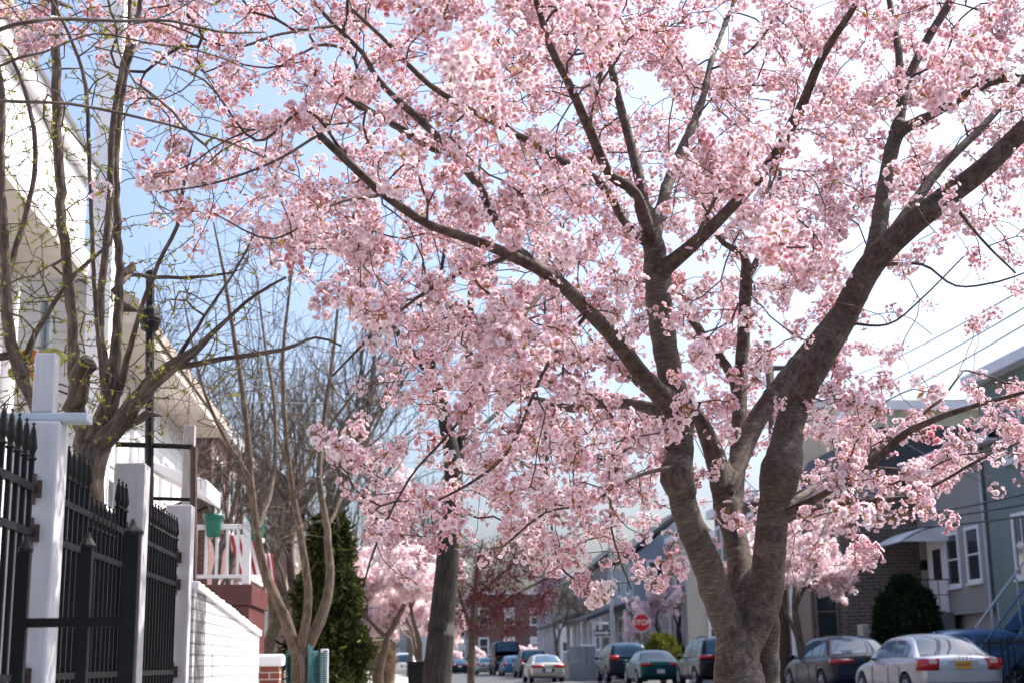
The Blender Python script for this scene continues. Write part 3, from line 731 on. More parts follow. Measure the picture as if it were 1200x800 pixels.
hb(h2, MB().box(-9, -3.35, 15.4, 22.6, 0, 4.72), 'wall', WSIDE)
hb(h2, MB().prism([(-2.75, 15.0, 4.86), (-2.75, 15.0, 4.98), (-6.2, 15.0, 7.2), (-9.7, 15.0, 4.98), (-9.7, 15.0, 4.86), (-6.2, 15.0, 7.0)], (0, 8.0, 0)), 'roof', M('tan_roof', (.33, .27, .23), .85, .2, 6))
hb(h2, MB().box(-3.4, -2.78, 15.05, 22.95, 4.74, 4.855), 'soffit', SOFFIT)
hb(h2, MB().box(-3.36, -3.26, 22.4, 22.62, 0, 4.72).box(-3.36, -3.26, 15.38, 15.6, 0, 4.72), 'corner_board', WHITE)
hb(h2, MB().prism([(-3.36, 15.42, 4.722), (-3.36, 15.42, 5.22), (-6.2, 15.42, 6.98), (-9, 15.42, 5.28), (-9, 15.42, 4.722)], (0, 7.1, 0)), 'gable_wall', WSIDE)
for y in (16.2, 18.1, 20.4): hwin(h2, '+x', -3.35, y, y+.85, 2.4, 4.0, grid=(2, 3), blind=.45)
hb(h2, MB().box(-3.22, -2.98, 14.6, 14.85, 0, 9.2), 'chimney_flue', M('white_render', (.72, .72, .74), .6, .1, 3))
# slanted white canopy over the next door stoop
cn = empty('door_canopy', (-2.7, 19.2, 3.2), 0, 'pale canopy sticking out below the tan eaves', 'canopy')
hb(cn, MB().prism([(-3.3, 18.6, 3.72), (-3.3, 18.6, 3.80), (-2.45, 18.6, 3.50), (-2.45, 18.6, 3.28)], (0, 1.4, 0)), 'roof', WHITE, bevel=.01)
hb(cn, MB().tube([(-3.33, 18.7, 3.0), (-2.6, 18.7, 3.3)], .02, 6).tube([(-3.33, 19.9, 3.0), (-2.6, 19.9, 3.3)], .02, 6), 'bracket', IRON)
# stoop with burgundy base, white railing
MAROON = M('maroon_paint', (.10, .026, .024), .5, .2, 4)
st = empty('raised_stoop', (-2.6, 21, .14), 0, 'burgundy raised stoop with a white railing behind the white brick wall', 'stoop')
sx0, sx1, sy0, sy1 = -3.6, -2.02, 20.0, 22.4
hb(st, MB().box(sx0, sx1, sy0, sy1, .14, 1.95), 'base', MAROON)
hb(st, MB().box(sx0, sx1+.04, sy0-.04, sy1+.04, 1.96, 2.24), 'deck_edge', MAROON, bevel=.01)
hb(st, MB().box(sx0, sx1-.03, sy0+.03, sy0+.08, 3.0, 3.07).box(sx1-.08, sx1-.03, sy0+.081, sy1, 3.0, 3.07), 'top_rail', WHITE, bevel=.01)
hb(st, MB().box(sx0, sx1-.03, sy0+.03, sy0+.08, 2.33, 2.38).box(sx1-.08, sx1-.03, sy0+.081, sy1, 2.33, 2.38), 'bottom_rail', WHITE)
for k in range(11):
    x = sx0+.1+k*.145
    if x < sx1-.12: hb(st, MB().box(x-.02, x+.02, sy0+.04, sy0+.07, 2.38, 3.0), 'baluster', WHITE)
for k in range(1, 15): hb(st, MB().box(sx1-.07, sx1-.04, sy0+.06+k*.15, sy0+.1+k*.15, 2.38, 3.0), 'baluster', WHITE)
for (x, y) in ((sx1-.055, sy0+.055), (sx1-.9, sy0+.055)): hb(st, MB().box(x-.055, x+.055, y-.055, y+.055, 2.24, 3.14), 'newel', WHITE, bevel=.008)
GREENP = M('green_plastic', (.01, .16, .115), .4, .1, 6)
def pot(px, py, Y, label):
    c = at(px, py, Y); o = empty('flower_pot', c, 0, label, 'flower pot')
    m = MB().lathe([(.085, -.16), (.10, -.10), (.118, .02), (.135, .10), (.15, .10), (.15, .15), (.135, .15), (.12, .05)], n=20); m.build('pot', GREENP, o, True)
    MB().lathe([(.125, .06), (.02, .075)], n=16).build('soil', SOIL, o)
    return o
pot(250, 615, 20.05, 'green plastic flower pot on the stoop railing beside the last fence post')
pot(300, 619, 20.1, 'green plastic flower pot on the outer corner of the stoop railing')
MB_ = MB()
# striped bunting flag hanging on the railing (two drops)
def flag(px, py, Y, wd, ht, label, sl):
    c = at(px, py, Y); me = MB(); n = 7
    RED = bpy.data.materials.get('flag_red') or M('flag_red', (.36, .025, .035), .7, .1, 5)
    for k in range(n):
        me.mi = k % 2
        for j in range(6):
            a0, a1 = k/n, (k+1)/n; t0, t1 = j/6, (j+1)/6
            def q(a, t): return (c.x+wd*(a-.5)+sl*t*ht, c.y+.03*math.sin(a*9+t*4), c.z-ht*t)
            me.quad(q(a0, t0), q(a1, t0), q(a1, t1), q(a0, t1))
    o = me.build('striped_flag', [RED, WHITE]); s_ = o.modifiers.new('thick', 'SOLIDIFY'); s_.thickness = .003
    tag(o, label, 'flag'); return o
flag(283, 626, 20.4, .34, .56, 'red and white striped flag hanging behind the white stoop railing', .28)
flag(311, 648, 21.5, .20, .55, 'red and white striped flag hanging past the corner of the stoop', .16)
# black pole frame
pf = empty('black_pole_frame', at(175, 560, 11), 0, 'tall thin black pole with crossbars rising behind the plain fence post', 'pole')
hb(pf, MB().tube([at(174, 700, 11), at(176, 318, 11)], .034, 10), 'pole', IRON)
hb(pf, MB().tube([at(136, 520, 11), at(226, 523, 11)], .02, 8), 'crossbar', IRON)
hb(pf, MB().tube([at(160, 583, 11.02), at(232, 585, 11.02)], .014, 8), 'crossbar', IRON)
hb(pf, MB().tube([at(226, 700, 11), at(227, 523, 11)], .028, 10), 'short_post', M('dark_brown_post', (.05, .03, .025), .7, .3, 9))
c = at(176, 374, 11); hb(pf, MB().lathe([(.02, -.12), (.07, -.08), (.085, 0), (.07, .07), (.03, .11)], c, 12), 'lantern', IRON)
c0, c1 = at(215, 720, 12), at(217, 498, 12)
tag(MB().box(c0.x-.045, c0.x+.045, c0.y-.045, c0.y+.045, .14, c1.z).build('wooden_post', WOODGREY, bevel=.008), 'grey wooden post beside the short dark post', 'post')
c0 = at(57, 560, 9.0); c1 = at(54, 356, 9.0)
tag(MB().tube([(c0.x, c0.y, .14), (c1.x, c1.y, c1.z)], .038, 14).build('metal_pipe', M('galvanised_pipe', (.16, .19, .21), .45, .25, 8, metal=.4)), 'open ended grey metal pipe standing among the bare twigs', 'pipe')
# ornament: a yellow and orange butterfly-like garden spinner by the pipe
sp_ = empty('garden_ornament', at(45, 425, 7.0), 0, 'yellow orange and green garden pinwheel in the twigs behind the cross board', 'ornament')
ORG = M('orange_plastic', (.75, .25, .02), .5, .1, 6); YEL = M('yellow_green_plastic', (.42, .42, .10), .6, .2, 6)
for (dx, dz, r_, m_) in ((-.045, .03, .05, ORG), (.06, .02, .07, YEL), (-.10, -.05, .045, YEL), (-.02, -.055, .05, ORG)):
    pm = MB(); n = 12
    pm.prism([(dx+r_*math.cos(6.283*k/n), .01*math.sin(k), dz+r_*.8*math.sin(6.283*k/n)) for k in range(n)], (0, .008, 0)); pm.build('vane', m_, sp_)
MB().tube([(0, .012, -1.2), (0, .012, 0)], .006, 6).build('stick', IRON, sp_)
# little sparrow on a branch
BIRD = M('sparrow_feathers', (.20, .145, .11), .8, .4, 40)
bc = at(150, 322, 7.5); bd = empty('bird', bc, 0, 'small brown bird perched on a bare branch by the twin stems', 'bird')
S_b = [(-.060, -.052, .004), (-.045, -.036, .008), (-.028, -.018, .018), (-.012, .000, .027), (.004, .018, .029), (.014, .034, .024), (.019, .047, .0195), (.024, .058, .018), (.029, .066, .012), (.033, .069, .004)]
bb = MB().tube([(x, 0, z) for x, z, r_ in S_b], [r_ for *_, r_ in S_b], 14); bb.build('body', BIRD, bd, True)
MB().tube([(.032, 0, .063), (.048, 0, .060)], [.006, .001], 6).build('beak', IRON, bd)
for s in (-1, 1):
    MB().lathe([(.001, -.003), (.003, 0), (.001, .003)], (.028, s*.0145, .064), 6, 'y').build('eye', IRON, bd)
    MB().tube([(-.002, s*.02, .012), (-.02, s*.026, -.008), (-.048, s*.012, -.036)], [.012, .014, .003], 8).build('wing', M('wing_feathers', (.11, .075, .055), .8, .4, 60) if s < 0 else bpy.data.materials['wing_feathers'], bd, True)
    MB().tube([(.006, s*.009, -.004), (.008, s*.010, -.034)], .0018, 5).build('leg', IRON, bd)
# ------------------------------------------------------------------ right side houses
GSIDE = siding_mat('grey_green_siding', (.33, .32, .285)); DSIDE = siding_mat('dark_green_siding', (.19, .235, .21))
DARKBRICK = brick_mat('dark_brown_brick', (.19, .135, .10), (.12, .088, .07), (.28, .25, .21), .62)
TANW = M('tan_render', (.42, .37, .32), .85, .1, 1.5); YELSIDE = siding_mat('yellow_siding', (.55, .50, .33))
BROWNF = M('brown_frame', (.22, .15, .11), .6, .2, 6)
SLATE = M('dark_slate', (.045, .045, .055), .8, .3, 10, stretch=(1, 1, 5))
HX = 16.5
ga = empty('sided_house', (HX, 41.5, .14), 0, 'grey green sided house with a white door awning and two narrow windows', 'house')
hb(ga, MB().box(HX, 26, 39.0, 44.3, 2.3, 7.0), 'wall', GSIDE)
hb(ga, MB().box(HX+.3, 26, 39.05, 44.25, 0, 2.298), 'basement_wall', CONCRETE)
hb(ga, MB().box(HX-.35, HX-.30, 37.6, 44.6, 6.9, 7.16).box(HX-.3, HX, 37.6, 44.6, 6.9, 6.96), 'eave', WHITE)
hb(ga, MB().prism([(HX-.34, 37.6, 7.165), (20.5, 37.6, 7.6), (26, 37.6, 7.165)], (0, 7.0, 0)), 'roof', SLATE)
for (a, b, z0, z1) in ((41.1, 41.95, 3.2, 4.62), (39.55, 40.4, 3.25, 4.66)): hwin(ga, '-x', HX, a, b, z0, z1, grid=(1, 2), blind=0, fw_=.10)
hwin(ga, '-x', HX, 42.7, 43.4, 5.5, 6.5, grid=(2, 2))
hb(ga, MB().box(HX-.06, HX+.02, 42.2, 43.2, 2.45, 4.5), 'door', WHITE)
hb(ga, MB().box(HX-.075, HX-.061, 42.38, 43.02, 3.4, 4.3), 'door_pane', GLASS)
hb(ga, MB().box(HX-.10, HX+.01, 42.02, 42.198, 2.4, 4.66).box(HX-.10, HX+.01, 43.202, 43.38, 2.4, 4.66).box(HX-.10, HX+.01, 42.198, 43.202, 4.502, 4.66), 'door_frame', WHITE)
aw = MB()
N = 8
for k in range(N):
    t0, t1 = k/N, (k+1)/N
    f0 = lambda t: (HX-1.55*t, 5.02-.12*t-.42*t**2.2)
    (xa, za), (xb, zb_) = f0(t0), f0(t1)
    aw.add([(xa, 41.75, za), (xb, 41.75, zb_), (xb, 44.1, zb_), (xa, 44.1, za), (xa, 41.75, za-.03), (xb, 41.75, zb_-.03), (xb, 44.1, zb_-.03), (xa, 44.1, za-.03)], [(0, 1, 2, 3), (4, 7, 6, 5), (0, 4, 5, 1), (3, 2, 6, 7)])
aw.prism([(HX, 41.76, 4.99), (HX-.8, 41.76, 4.79), (HX-1.5, 41.76, 4.48), (HX, 41.76, 4.48)], (0, .03, 0))
hb(ga, aw, 'awning', WHITE)
hb(ga, MB().tube([(HX-.08, 38.9, 0), (HX-.08, 38.9, 6.9)], .05, 10), 'downspout', M('pale_downspout', (.5, .51, .52), .5, .1, 4))
hb(ga, MB().box(HX-.16, HX-.02, 43.62, 43.9, 3.75, 4.05), 'mailbox', IRON, bevel=.02)
hb(ga, MB().box(HX-1.4, HX, 41.8, 44.1, .14, 2.38), 'stoop', M('dark_stone', (.16, .155, .15), .8, .2, 4))
rl = MB().tube([(HX-1.35, 41.9, 3.35), (HX-.05, 41.9, 3.35)], .02, 6).tube([(HX-1.35, 41.9, 2.9), (HX-.05, 41.9, 2.9)], .015, 6)
for k in range(5): rl.tube([(HX-1.35+k*.32, 41.9, 2.38), (HX-1.35+k*.32, 41.9, 3.35)], .012, 6)
hb(ga, rl, 'handrail', IRON)
gb = empty('sided_house', (HX, 33, .14), 0, 'dark green sided house at the edge of the picture with blue front steps', 'house')
hb(gb, MB().box(HX, 26, 22, 38.78, .14, 8.6), 'wall', DSIDE)
hb(gb, MB().box(HX-.4, 26.2, 21.8, 38.95, 8.6, 8.9), 'cornice', WHITE)
for (a, b) in ((36.2, 37.1), (33, 33.9), (30, 30.9), (27, 27.9)):
    hwin(gb, '-x', HX, a, b, 3.2, 4.7, grid=(2, 2), fw_=.12); hwin(gb, '-x', HX, a, b, 6.3, 7.8, grid=(2, 2), fw_=.12)
# blue steps up to that house
BLUE = M('blue_painted_metal', (.06, .13, .24), .45, .15, 5)
bs = empty('blue_steps', (14.4, 34, .14), 0, 'blue metal front steps with a pale handrail beside the dark green house', 'steps')
for yy in (33.6, 34.9):
    hb(bs, MB().prism([(13.6, yy, .3), (14.05, yy, .3), (HX, yy, 2.85), (HX, yy, 3.35)], (0, .05, 0)), 'stringer', BLUE)
tr_ = MB()
for k in range(14): x = 13.95+k*.185; z = .36+k*.2; tr_.box(x, x+.24, 33.65, 34.9, z-.03, z)
hb(bs, tr_, 'tread', BLUE)
for yy in (33.6, 34.9):
    hr = MB().tube([(13.8, yy, 1.25), (HX-.3, yy, 4.0)], .03, 8)
    for k in range(5): x = 13.8+k*.55; z = .2+k*.59; hr.tube([(x, yy, z), (x, yy, z+1.03)], .022, 6)
    hb(bs, hr, 'handrail', M('pale_handrail', (.45, .47, .50), .4, .1, 5) if yy > 34 else BLUE)
# iron yard fence with a white notice
yf = empty('iron_yard_fence', (13.2, 28, .14), 0, 'low black iron yard fence behind the silver sedan', 'iron fence')
m1 = MB()
for k in range(70): y = 22+k*.14; m1.tube([(13.2, y, .14), (13.2, y, 1.5)], .011, 5)
for k in range(8): x = 13.2+k*.14; m1.tube([(x, 31.9, .14), (x, 31.9, 1.5)], .011, 5)
hb(yf, m1, 'pickets', IRON)
hb(yf, MB().box(13.18, 13.22, 22, 31.9, 1.38, 1.42).box(13.18, 13.22, 22, 31.9, .3, .34).box(13.22, 14.2, 31.88, 31.92, 1.38, 1.42), 'rail', IRON)
# dark brick house
bk = empty('brick_house', (14, 48, .14), 0, 'dark brown brick house whose windowless side wall stands behind the round evergreen', 'house')
hb(bk, MB().box(14, 24, 44.4, 53, 0, 6.1), 'wall', DARKBRICK)
hb(bk, MB().box(13.7, 24, 44.25, 53.2, 6.1, 6.4), 'cornice', M('grey_cornice', (.30, .30, .31), .7, .1, 4))
hb(bk, MB().prism([(14.3, 44.5, 6.4), (15.6, 44.5, 8.4), (23, 44.5, 8.4), (24, 44.5, 6.4)], (0, 8.3, 0)), 'mansard_roof', SLATE)
pch = MB().box(13.1, 14, 45.0, 52.0, .14, 1.5)
hb(bk, pch, 'porch_base', DARKBRICK)
hb(bk, MB().box(12.95, 14, 44.9, 52.1, 3.6, 3.9), 'porch_roof', BROWNF)
for a in (45.1, 46.5, 47.9, 49.3, 50.7): hwin(bk, '-x', 13.14, a, a+1.15, 1.6, 3.5, frame=BROWNF, grid=(2, 2), fw_=.1, sill=False)
hwin(bk, '-y', 45.04, 13.3, 13.9, 1.6, 3.5, frame=BROWNF, grid=(1, 2), fw_=.08, sill=False)
hb(bk, MB().box(13.1, 14, 45.05, 51.95, 1.5, 3.6).box(13.2, 13.3, 45, 45.05, 1.5, 3.6), 'porch_wall', BROWNF)
for a in (46, 49): hwin(bk, '-x', 14, a, a+1, 4.3, 5.7)
# yellow upper house behind and tan block
ye = empty('yellow_house', (19, 56, .14), 0, 'yellow house with a blue window peeping over the grey green eaves', 'house')
hb(ye, MB().box(18.3, 27, 54, 60, 0, 10.6), 'wall', YELSIDE)
hb(ye, MB().box(18.0, 27, 53.8, 60.2, 10.6, 10.9), 'cornice', WHITE)
hb(ye, MB().box(18.25, 18.5, 53.94, 54.0, 0, 10.6), 'corner_board', WHITE)
hwin(ye, '-y', 54, 20.0, 21.3, 8.7, 9.8, grid=(2, 1), fw_=.16)
hb(ye, MB().box(20.01, 21.29, 53.975, 53.985, 8.7, 9.8), 'blue_blind', M('blue_blind', (.05, .19, .36), .6, .1, 5))
tb = empty('tan_building', (18, 66, .14), 0, 'plain tan rendered building beyond the dark brick house', 'building')
hb(tb, MB().box(16.8, 30, 61.5, 61.9, 0, 12.0).box(16.8, 30, 61.9, 62, 0, .1), 'wall', TANW)
hb(tb, MB().box(16.6, 30, 61.3, 62.1, 12.0, 12.35), 'cornice', M('grey_cornice_two', (.35, .35, .36), .7, .1, 4))
# gatepost beside the round evergreen
gp = at(1020, 745, 39)
tag(MB().box(gp.x-.28, gp.x+.28, gp.y-.25, gp.y+.25, .14, 2.0).build('stone_gatepost', M('pale_stone', (.40, .37, .34), .8, .15, 4), bevel=.03), 'pale stone gatepost between the evergreen and the dark blue sedan', 'gatepost')

# ------------------------------------------------------------------ the far block
BLUEGREY = siding_mat('blue_grey_siding', (.30, .34, .40), .14); PURP = brick_mat('maroon_brick', (.17, .06, .055), (.13, .045, .045), (.30, .24, .22))
PALEB = siding_mat('pale_blue_siding', (.50, .54, .60), .14); BEIGE = siding_mat('beige_siding', (.50, .46, .38), .14)
def far_house(label, x0, x1, y0, y1, h, wall, roof='flat', face='-x', nwin=3, floors=2, porch=0, cat='house', name='row_house', wd=1.0, z1=1.9):
    o = empty(name, ((x0+x1)/2, (y0+y1)/2, .14), 0, label, cat)
    hb(o, MB().box(x0, x1, y0, y1, 0, h), 'wall', wall)
    if roof == 'flat': hb(o, MB().box(x0-.3, x1+.3, y0-.3, y1+.3, h, h+.35), 'cornice', WHITE)
    elif roof == 'gable': hb(o, MB().prism([(x0-.4, y0-.4, h-.05), ((x0+x1)/2, y0-.4, h+(x1-x0)*.42), (x1+.4, y0-.4, h-.05), (x1+.4, y0-.4, h+.2), ((x0+x1)/2, y0-.4, h+(x1-x0)*.42+.3), (x0-.4, y0-.4, h+.2)], (0, y1-y0+.8, 0)), 'roof', SLATE); 
    if roof == 'gable': hb(o, MB().prism([(x0, y0, h), ((x0+x1)/2, y0, h+(x1-x0)*.40), (x1, y0, h)], (0, y1-y0, 0)), 'gable_wall', wall)
    for f in range(floors):
        z = z1+f*3.0
        if z+1.7 > h: break
        for k in range(nwin):
            q = y0+(y1-y0)*(k+.5)/nwin
            hwin(o, '-x' if face != '+x' else '+x', x0 if face != '+x' else x1, q-wd/2, q+wd/2, z, z+1.6, sill=False, fw_=.13)
        n2 = max(1, int((x1-x0)/2.4))
        for k in range(n2):
            q = x0+(x1-x0)*(k+.5)/n2
            hwin(o, '-y', y0, q-wd/2, q+wd/2, z, z+1.6, sill=False, fw_=.13, blind=random.choice((0, .4, .6)))
    if porch:
        hb(o, MB().box(x0-porch, x0, y0, y1, .1, 1.0), 'porch_floor', CONCRETE)
        hb(o, MB().prism([(x0-porch-.3, y0-.2, 3.5), (x0, y0-.2, 4.4), (x0, y0-.2, 4.2), (x0-porch-.3, y0-.2, 3.3)], (0, y1-y0+.4, 0)), 'porch_roof', SLATE)
        n = 5
        for k in range(n):
            y = y0+.2+(y1-y0-.4)*k/(n-1); hb(o, MB().box(x0-porch+.05, x0-porch+.25, y-.1, y+.1, 1.0, 3.35), 'porch_column', WHITE)
        for k in range(3): x = x0-porch+.4+k*.7; hb(o, MB().box(x, x+.18, y0, y0+.18, 1.0, 3.5+k*.2), 'porch_column', WHITE)
    return o
far_house('pale blue grey gabled house with a white columned porch past the crossing', 13.2, 18.9, 80, 90, 6.8, BLUEGREY, 'gable', porch=2.4, nwin=3)
far_house('beige house with a flat roof behind the stop sign', 15.2, 22, 75, 79, 7.4, BEIGE, 'flat', nwin=1)
far_house('purple brick row house with white trimmed windows beyond the round green bush', 13.6, 20, 53.2, 60.5, 7.0, PURP, 'flat', nwin=4, wd=.8)
far_house('grey gabled house standing left of the blue grey gabled house', 12.4, 17.7, 96, 106, 6.4, siding_mat('grey_siding', (.22, .22, .24), .14), 'gable', porch=2.0)
far_house('slate blue flat roofed house behind the parked van', 11.8, 17.4, 112, 122, 7.6, BLUEGREY, 'flat')
far_house('three storey red brick apartment house closing the view behind the plum tree', 7.6, 21, 150, 162, 8.0, PURP, 'flat', floors=2, cat='apartment house', name='brick_apartment_house', wd=.8)
far_house('small white house low behind the far dark sedan', 3.0, 7.0, 190, 198, 7.0, WSIDE, 'gable', floors=2)
far_house('distant grey house closing the end of the street', -8, 1.5, 235, 245, 8.5, BLUEGREY, 'gable', floors=2)
far_house('distant beige house right of the end of the street', 8, 17, 215, 225, 9, BEIGE, 'gable')
LB = brick_mat('tan_brick', (.34, .26, .19), (.28, .21, .15), (.4, .36, .3))
for k, (y, h, mt, lb) in enumerate(((25, 6.5, BEIGE, 'beige house hidden behind the bare forked tree'), (37, 7.2, PURP, 'maroon brick house behind the dark cedar'), (50, 7.0, LB, 'tan brick house behind the pink street trees on the left pavement'), (82, 7.4, WSIDE, 'white house past the crossing behind the walking people'), (100, 7.0, LB, 'distant tan brick house on the left pavement'), (125, 7.5, BLUEGREY, 'distant blue grey house on the left side of the street'))):
    sh = -3.2 if y < 70 else -4.0-(y-73)*.04
    far_house(lb, sh-8, sh-(1.6 if y < 40 else .6), y, y+9, h, mt, 'flat' if k % 2 else 'gable', face='+x', nwin=3)
# signs at the crossing
STEEL = M('galvanised_steel', (.35, .36, .37), .45, .1, 6, metal=.6)
RED_S = M('sign_red', (.50, .012, .018), .4, .05, 3); WH_S = M('sign_white', (.82, .82, .80), .4, .03, 3); BK_S = M('sign_black', (.02, .02, .022), .4, .1, 3)
def text(name, body, size, loc, parent, mat, ext=.004):
    cu = bpy.data.curves.new(name, 'FONT'); cu.body = body; cu.size = size; cu.align_x = 'CENTER'; cu.align_y = 'CENTER'; cu.extrude = ext
    tmp = bpy.data.objects.new('tmp', cu); col.objects.link(tmp); cu.materials.append(mat)
    me = bpy.data.meshes.new_from_object(tmp.evaluated_get(bpy.context.evaluated_depsgraph_get())); bpy.data.objects.remove(tmp); bpy.data.curves.remove(cu)
    o = bpy.data.objects.new(name, me); col.objects.link(o); o.parent = parent
    o.location = loc; o.rotation_euler = (math.pi/2, 0, 0); return o
c = at(752, 729, 71.5); ss = empty('stop_sign', (c.x, c.y, .14), 0, 'red octagonal stop sign on a steel post at the crossing', 'sign'); hz = c.z-.14
def octo(r, y0, y1): return [(r*math.cos(R(22.5+45*k)), y0, hz+r*math.sin(R(22.5+45*k))) for k in range(8)]
MB().prism(octo(.48, 0, 0), (0, .012, 0)).build('border', WH_S, ss); MB().prism(octo(.445, -.006, 0), (0, .0055, 0)).build('plate', RED_S, ss)
text('lettering', 'STOP', .36, (0, -.009, hz), ss, WH_S)
MB().box(-.03, .03, .014, .06, 0, hz+.3).build('post', STEEL, ss)
c = at(705.5, 741, 78); ow = empty('one_way_sign', (c.x, c.y, .14), 0, 'black one way arrow sign on a thin post behind the dark jeep shaped car', 'sign'); hz2 = c.z-.14
MB().box(-.46, .46, 0, .012, hz2-.16, hz2+.16).build('plate', BK_S, ow)
MB().prism([(-.42, -.006, hz2-.07), (.20, -.006, hz2-.07), (.20, -.006, hz2-.13), (.42, -.006, hz2), (.20, -.006, hz2+.13), (.20, -.006, hz2+.07), (-.42, -.006, hz2+.07)], (0, .0055, 0)).build('arrow', WH_S, ow)
text('lettering', 'ONE WAY', .12, (-.08, -.009, hz2), ow, BK_S)
MB().box(-.025, .025, .013, .05, 0, hz2+.2).build('post', STEEL, ow)
# utility poles and wires
def pole(px, Y, wd, h, label, mat):
    c = at(px, 760, Y); o = empty('utility_pole', (c.x, c.y, .14), 0, label, 'pole'); MB().tube([(0, 0, 0), (0, 0, h)], [wd*.55, wd*.42], 14).build('pole', mat, o, True)
    MB().box(-1.1, 1.1, -.06, .06, h-.9, h-.76).build('crossarm', mat, o); return o
POLEM = M('brown_pole_wood', (.10, .065, .05), .85, .3, 5, stretch=(6, 6, .5))
pole(920, 42, .30, 10.5, 'brown wooden utility pole just right of the cherry trunk', POLEM)
c = at(932, 760, 44); o = empty('white_lamp_post', (c.x, c.y, .14), 0, 'slim white post standing beside the brown utility pole', 'post')
MB().tube([(0, 0, 0), (0, 0, 4.2)], .09, 12).build('post', WHITE, o)
MB().lathe([(.05, 4.2), (.2, 4.3), (.2, 4.6), (.06, 4.75)], n=12).build('lamp_head', WHITE, o)
c = at(718, 760, 76); o = empty('street_lamp', (c.x, c.y, .14), 0, 'tall grey street lamp post past the crossing', 'street lamp')
MB().tube([(0, 0, 0), (0, 0, 8)], [.12, .07], 12).tube([(0, 0, 7.9), (-.6, 0, 8.4), (-1.8, 0, 8.5)], .045, 8).build('post', STEEL, o)
MB().box(-2.3, -1.75, -.12, .12, 8.42, 8.55).build('lamp_head', STEEL, o, bevel=.04)
WIRE = M('black_cable', (.012, .02, .02), .6, .2, 3)
def wire(a, b, sag, r_, label):
    a, b = Vector(a), Vector(b); n = 24
    o = MB().tube([a.lerp(b, t/n)-Vector((0, 0, 4*sag*(t/n)*(1-t/n))) for t in range(n+1)], r_, 5).build('overhead_cable', WIRE)
    tag(o, label, 'cable', 'overhead cables'); return o
c = Vector((at(920, 760, 42).x, 42, .14))
for k, (pl, pr, Yl, Yr, lb) in enumerate((((1000, 608), (1215, 575), 42, 25, 'thick cable crossing in front of the grey green house above the awning'), ((985, 612), (1215, 588), 42, 25, 'second thick cable just below the thickest one before the grey green house'),
        ((985, 618), (1215, 602), 42, 26, 'lowest cable over the white awning'), ((1050, 512), (1215, 590), 46, 28, 'thin cable slanting down across the green sidings'), ((985, 470), (1215, 352), 42, 16, 'greenish cable in the sky right of the big leaning limb'),
        ((985, 445), (1215, 330), 42, 16, 'faint upper cable in the sky right of the big leaning limb'), ((985, 490), (1215, 372), 42, 16, 'faint lower cable in the sky at the right edge'))):
    wire(at(*pl, Yl), at(*pr, Yr), .12, .022 if k < 3 else .010, lb)
for k, (pl, pr, Yl, Yr, lb) in enumerate((((120, 440), (470, 455), 17, 40, 'thin cable crossing behind the bare twigs at the left'), ((120, 462), (470, 468), 17, 40, 'lower thin cable crossing behind the bare twigs at the left'))):
    wire(at(*pl, Yl), at(*pr, Yr), .1, .011, lb)
# ------------------------------------------------------------------ vehicles
RUBBER = M('tyre_rubber', (.018, .018, .019), .85, .3, 15); ALLOY = M('alloy_rim', (.42, .43, .45), .35, .15, 8, metal=.8)
BLACKP = M('black_plastic', (.02, .02, .022), .55, .3, 12)
REDLENS = M('red_tail_lens', (.42, .006, .012), .12, .2, 25, coat=.6, bmp=0); CLEARLENS = M('clear_tail_lens', (.62, .42, .42), .12, .1, 25, coat=.6, bmp=0)
CARGLASS = glass_mat('car_glass', (.045, .085, .13), .05); CARGLASS.node_tree.nodes['Principled BSDF'].inputs['Specular IOR Level'].default_value = .25; CHROME = M('chrome_trim', (.65, .66, .68), .15, .05, 5, metal=1, bmp=0)
def paint(name, c, metal=.3):
    m = M(name, c, .30, .05, 1.2, metal=metal, bmp=0, coat=.3 if max(c) > .2 else .12, spec=.5 if max(c) > .2 else .25); return m
# half outlines: stations along the car: (fraction of length, bottom, shoulder height, top height, half width factor)
BODY = {
 'sedan': [(0, .40, .78, .84, .80), (.012, .30, .90, .97, .885), (.04, .24, .955, 1.02, .945), (.12, .21, .95, 1.015, .985), (.27, .2, .93, .98, 1), (.5, .2, .91, .95, 1), (.70, .2, .89, .95, .995), (.80, .21, .85, .93, .985), (.92, .22, .75, .83, .94), (.98, .26, .62, .68, .86), (1, .36, .50, .56, .74)],
 'suv': [(0, .48, .86, .92, .86), (.012, .36, .98, 1.04, .94), (.05, .3, 1.03, 1.08, .985), (.2, .28, 1.03, 1.08, 1), (.5, .28, 1.0, 1.06, 1), (.72, .28, .99, 1.07, .995), (.82, .29, .96, 1.04, .985), (.94, .3, .86, .94, .94), (.985, .36, .7, .78, .86), (1, .45, .58, .62, .76)],
 'van': [(0, .5, 1.0, 1.1, .93), (.01, .4, 1.15, 1.2, .985), (.2, .34, 1.2, 1.25, 1), (.7, .34, 1.2, 1.25, 1), (.85, .34, 1.1, 1.2, .985), (.96, .36, .9, 1.0, .93), (1, .5, .7, .75, .8)]}
CABIN = {   # (fraction of length, height as a fraction of full height); base height follows the shoulder
 'sedan': [(.105, .66), (.16, .755), (.235, .92), (.285, .97), (.34, .992), (.44, 1.0), (.53, .982), (.58, .945), (.66, .80), (.735, .655)],
 'hatch': [(.02, .66), (.05, .80), (.10, .94), (.16, .985), (.3, 1.0), (.45, 1.0), (.53, .98), (.58, .94), (.66, .80), (.735, .655)],
 'suv': [(.02, .60), (.035, .75), (.06, .92), (.085, .968), (.15, .99), (.32, 1.0), (.45, .995), (.54, .965), (.59, .915), (.66, .77), (.73, .60)],
 'van': [(.004, .56), (.008, .80), (.014, .97), (.03, .992), (.2, 1.0), (.5, 1.0), (.7, .985), (.76, .94), (.84, .75), (.90, .54)]}
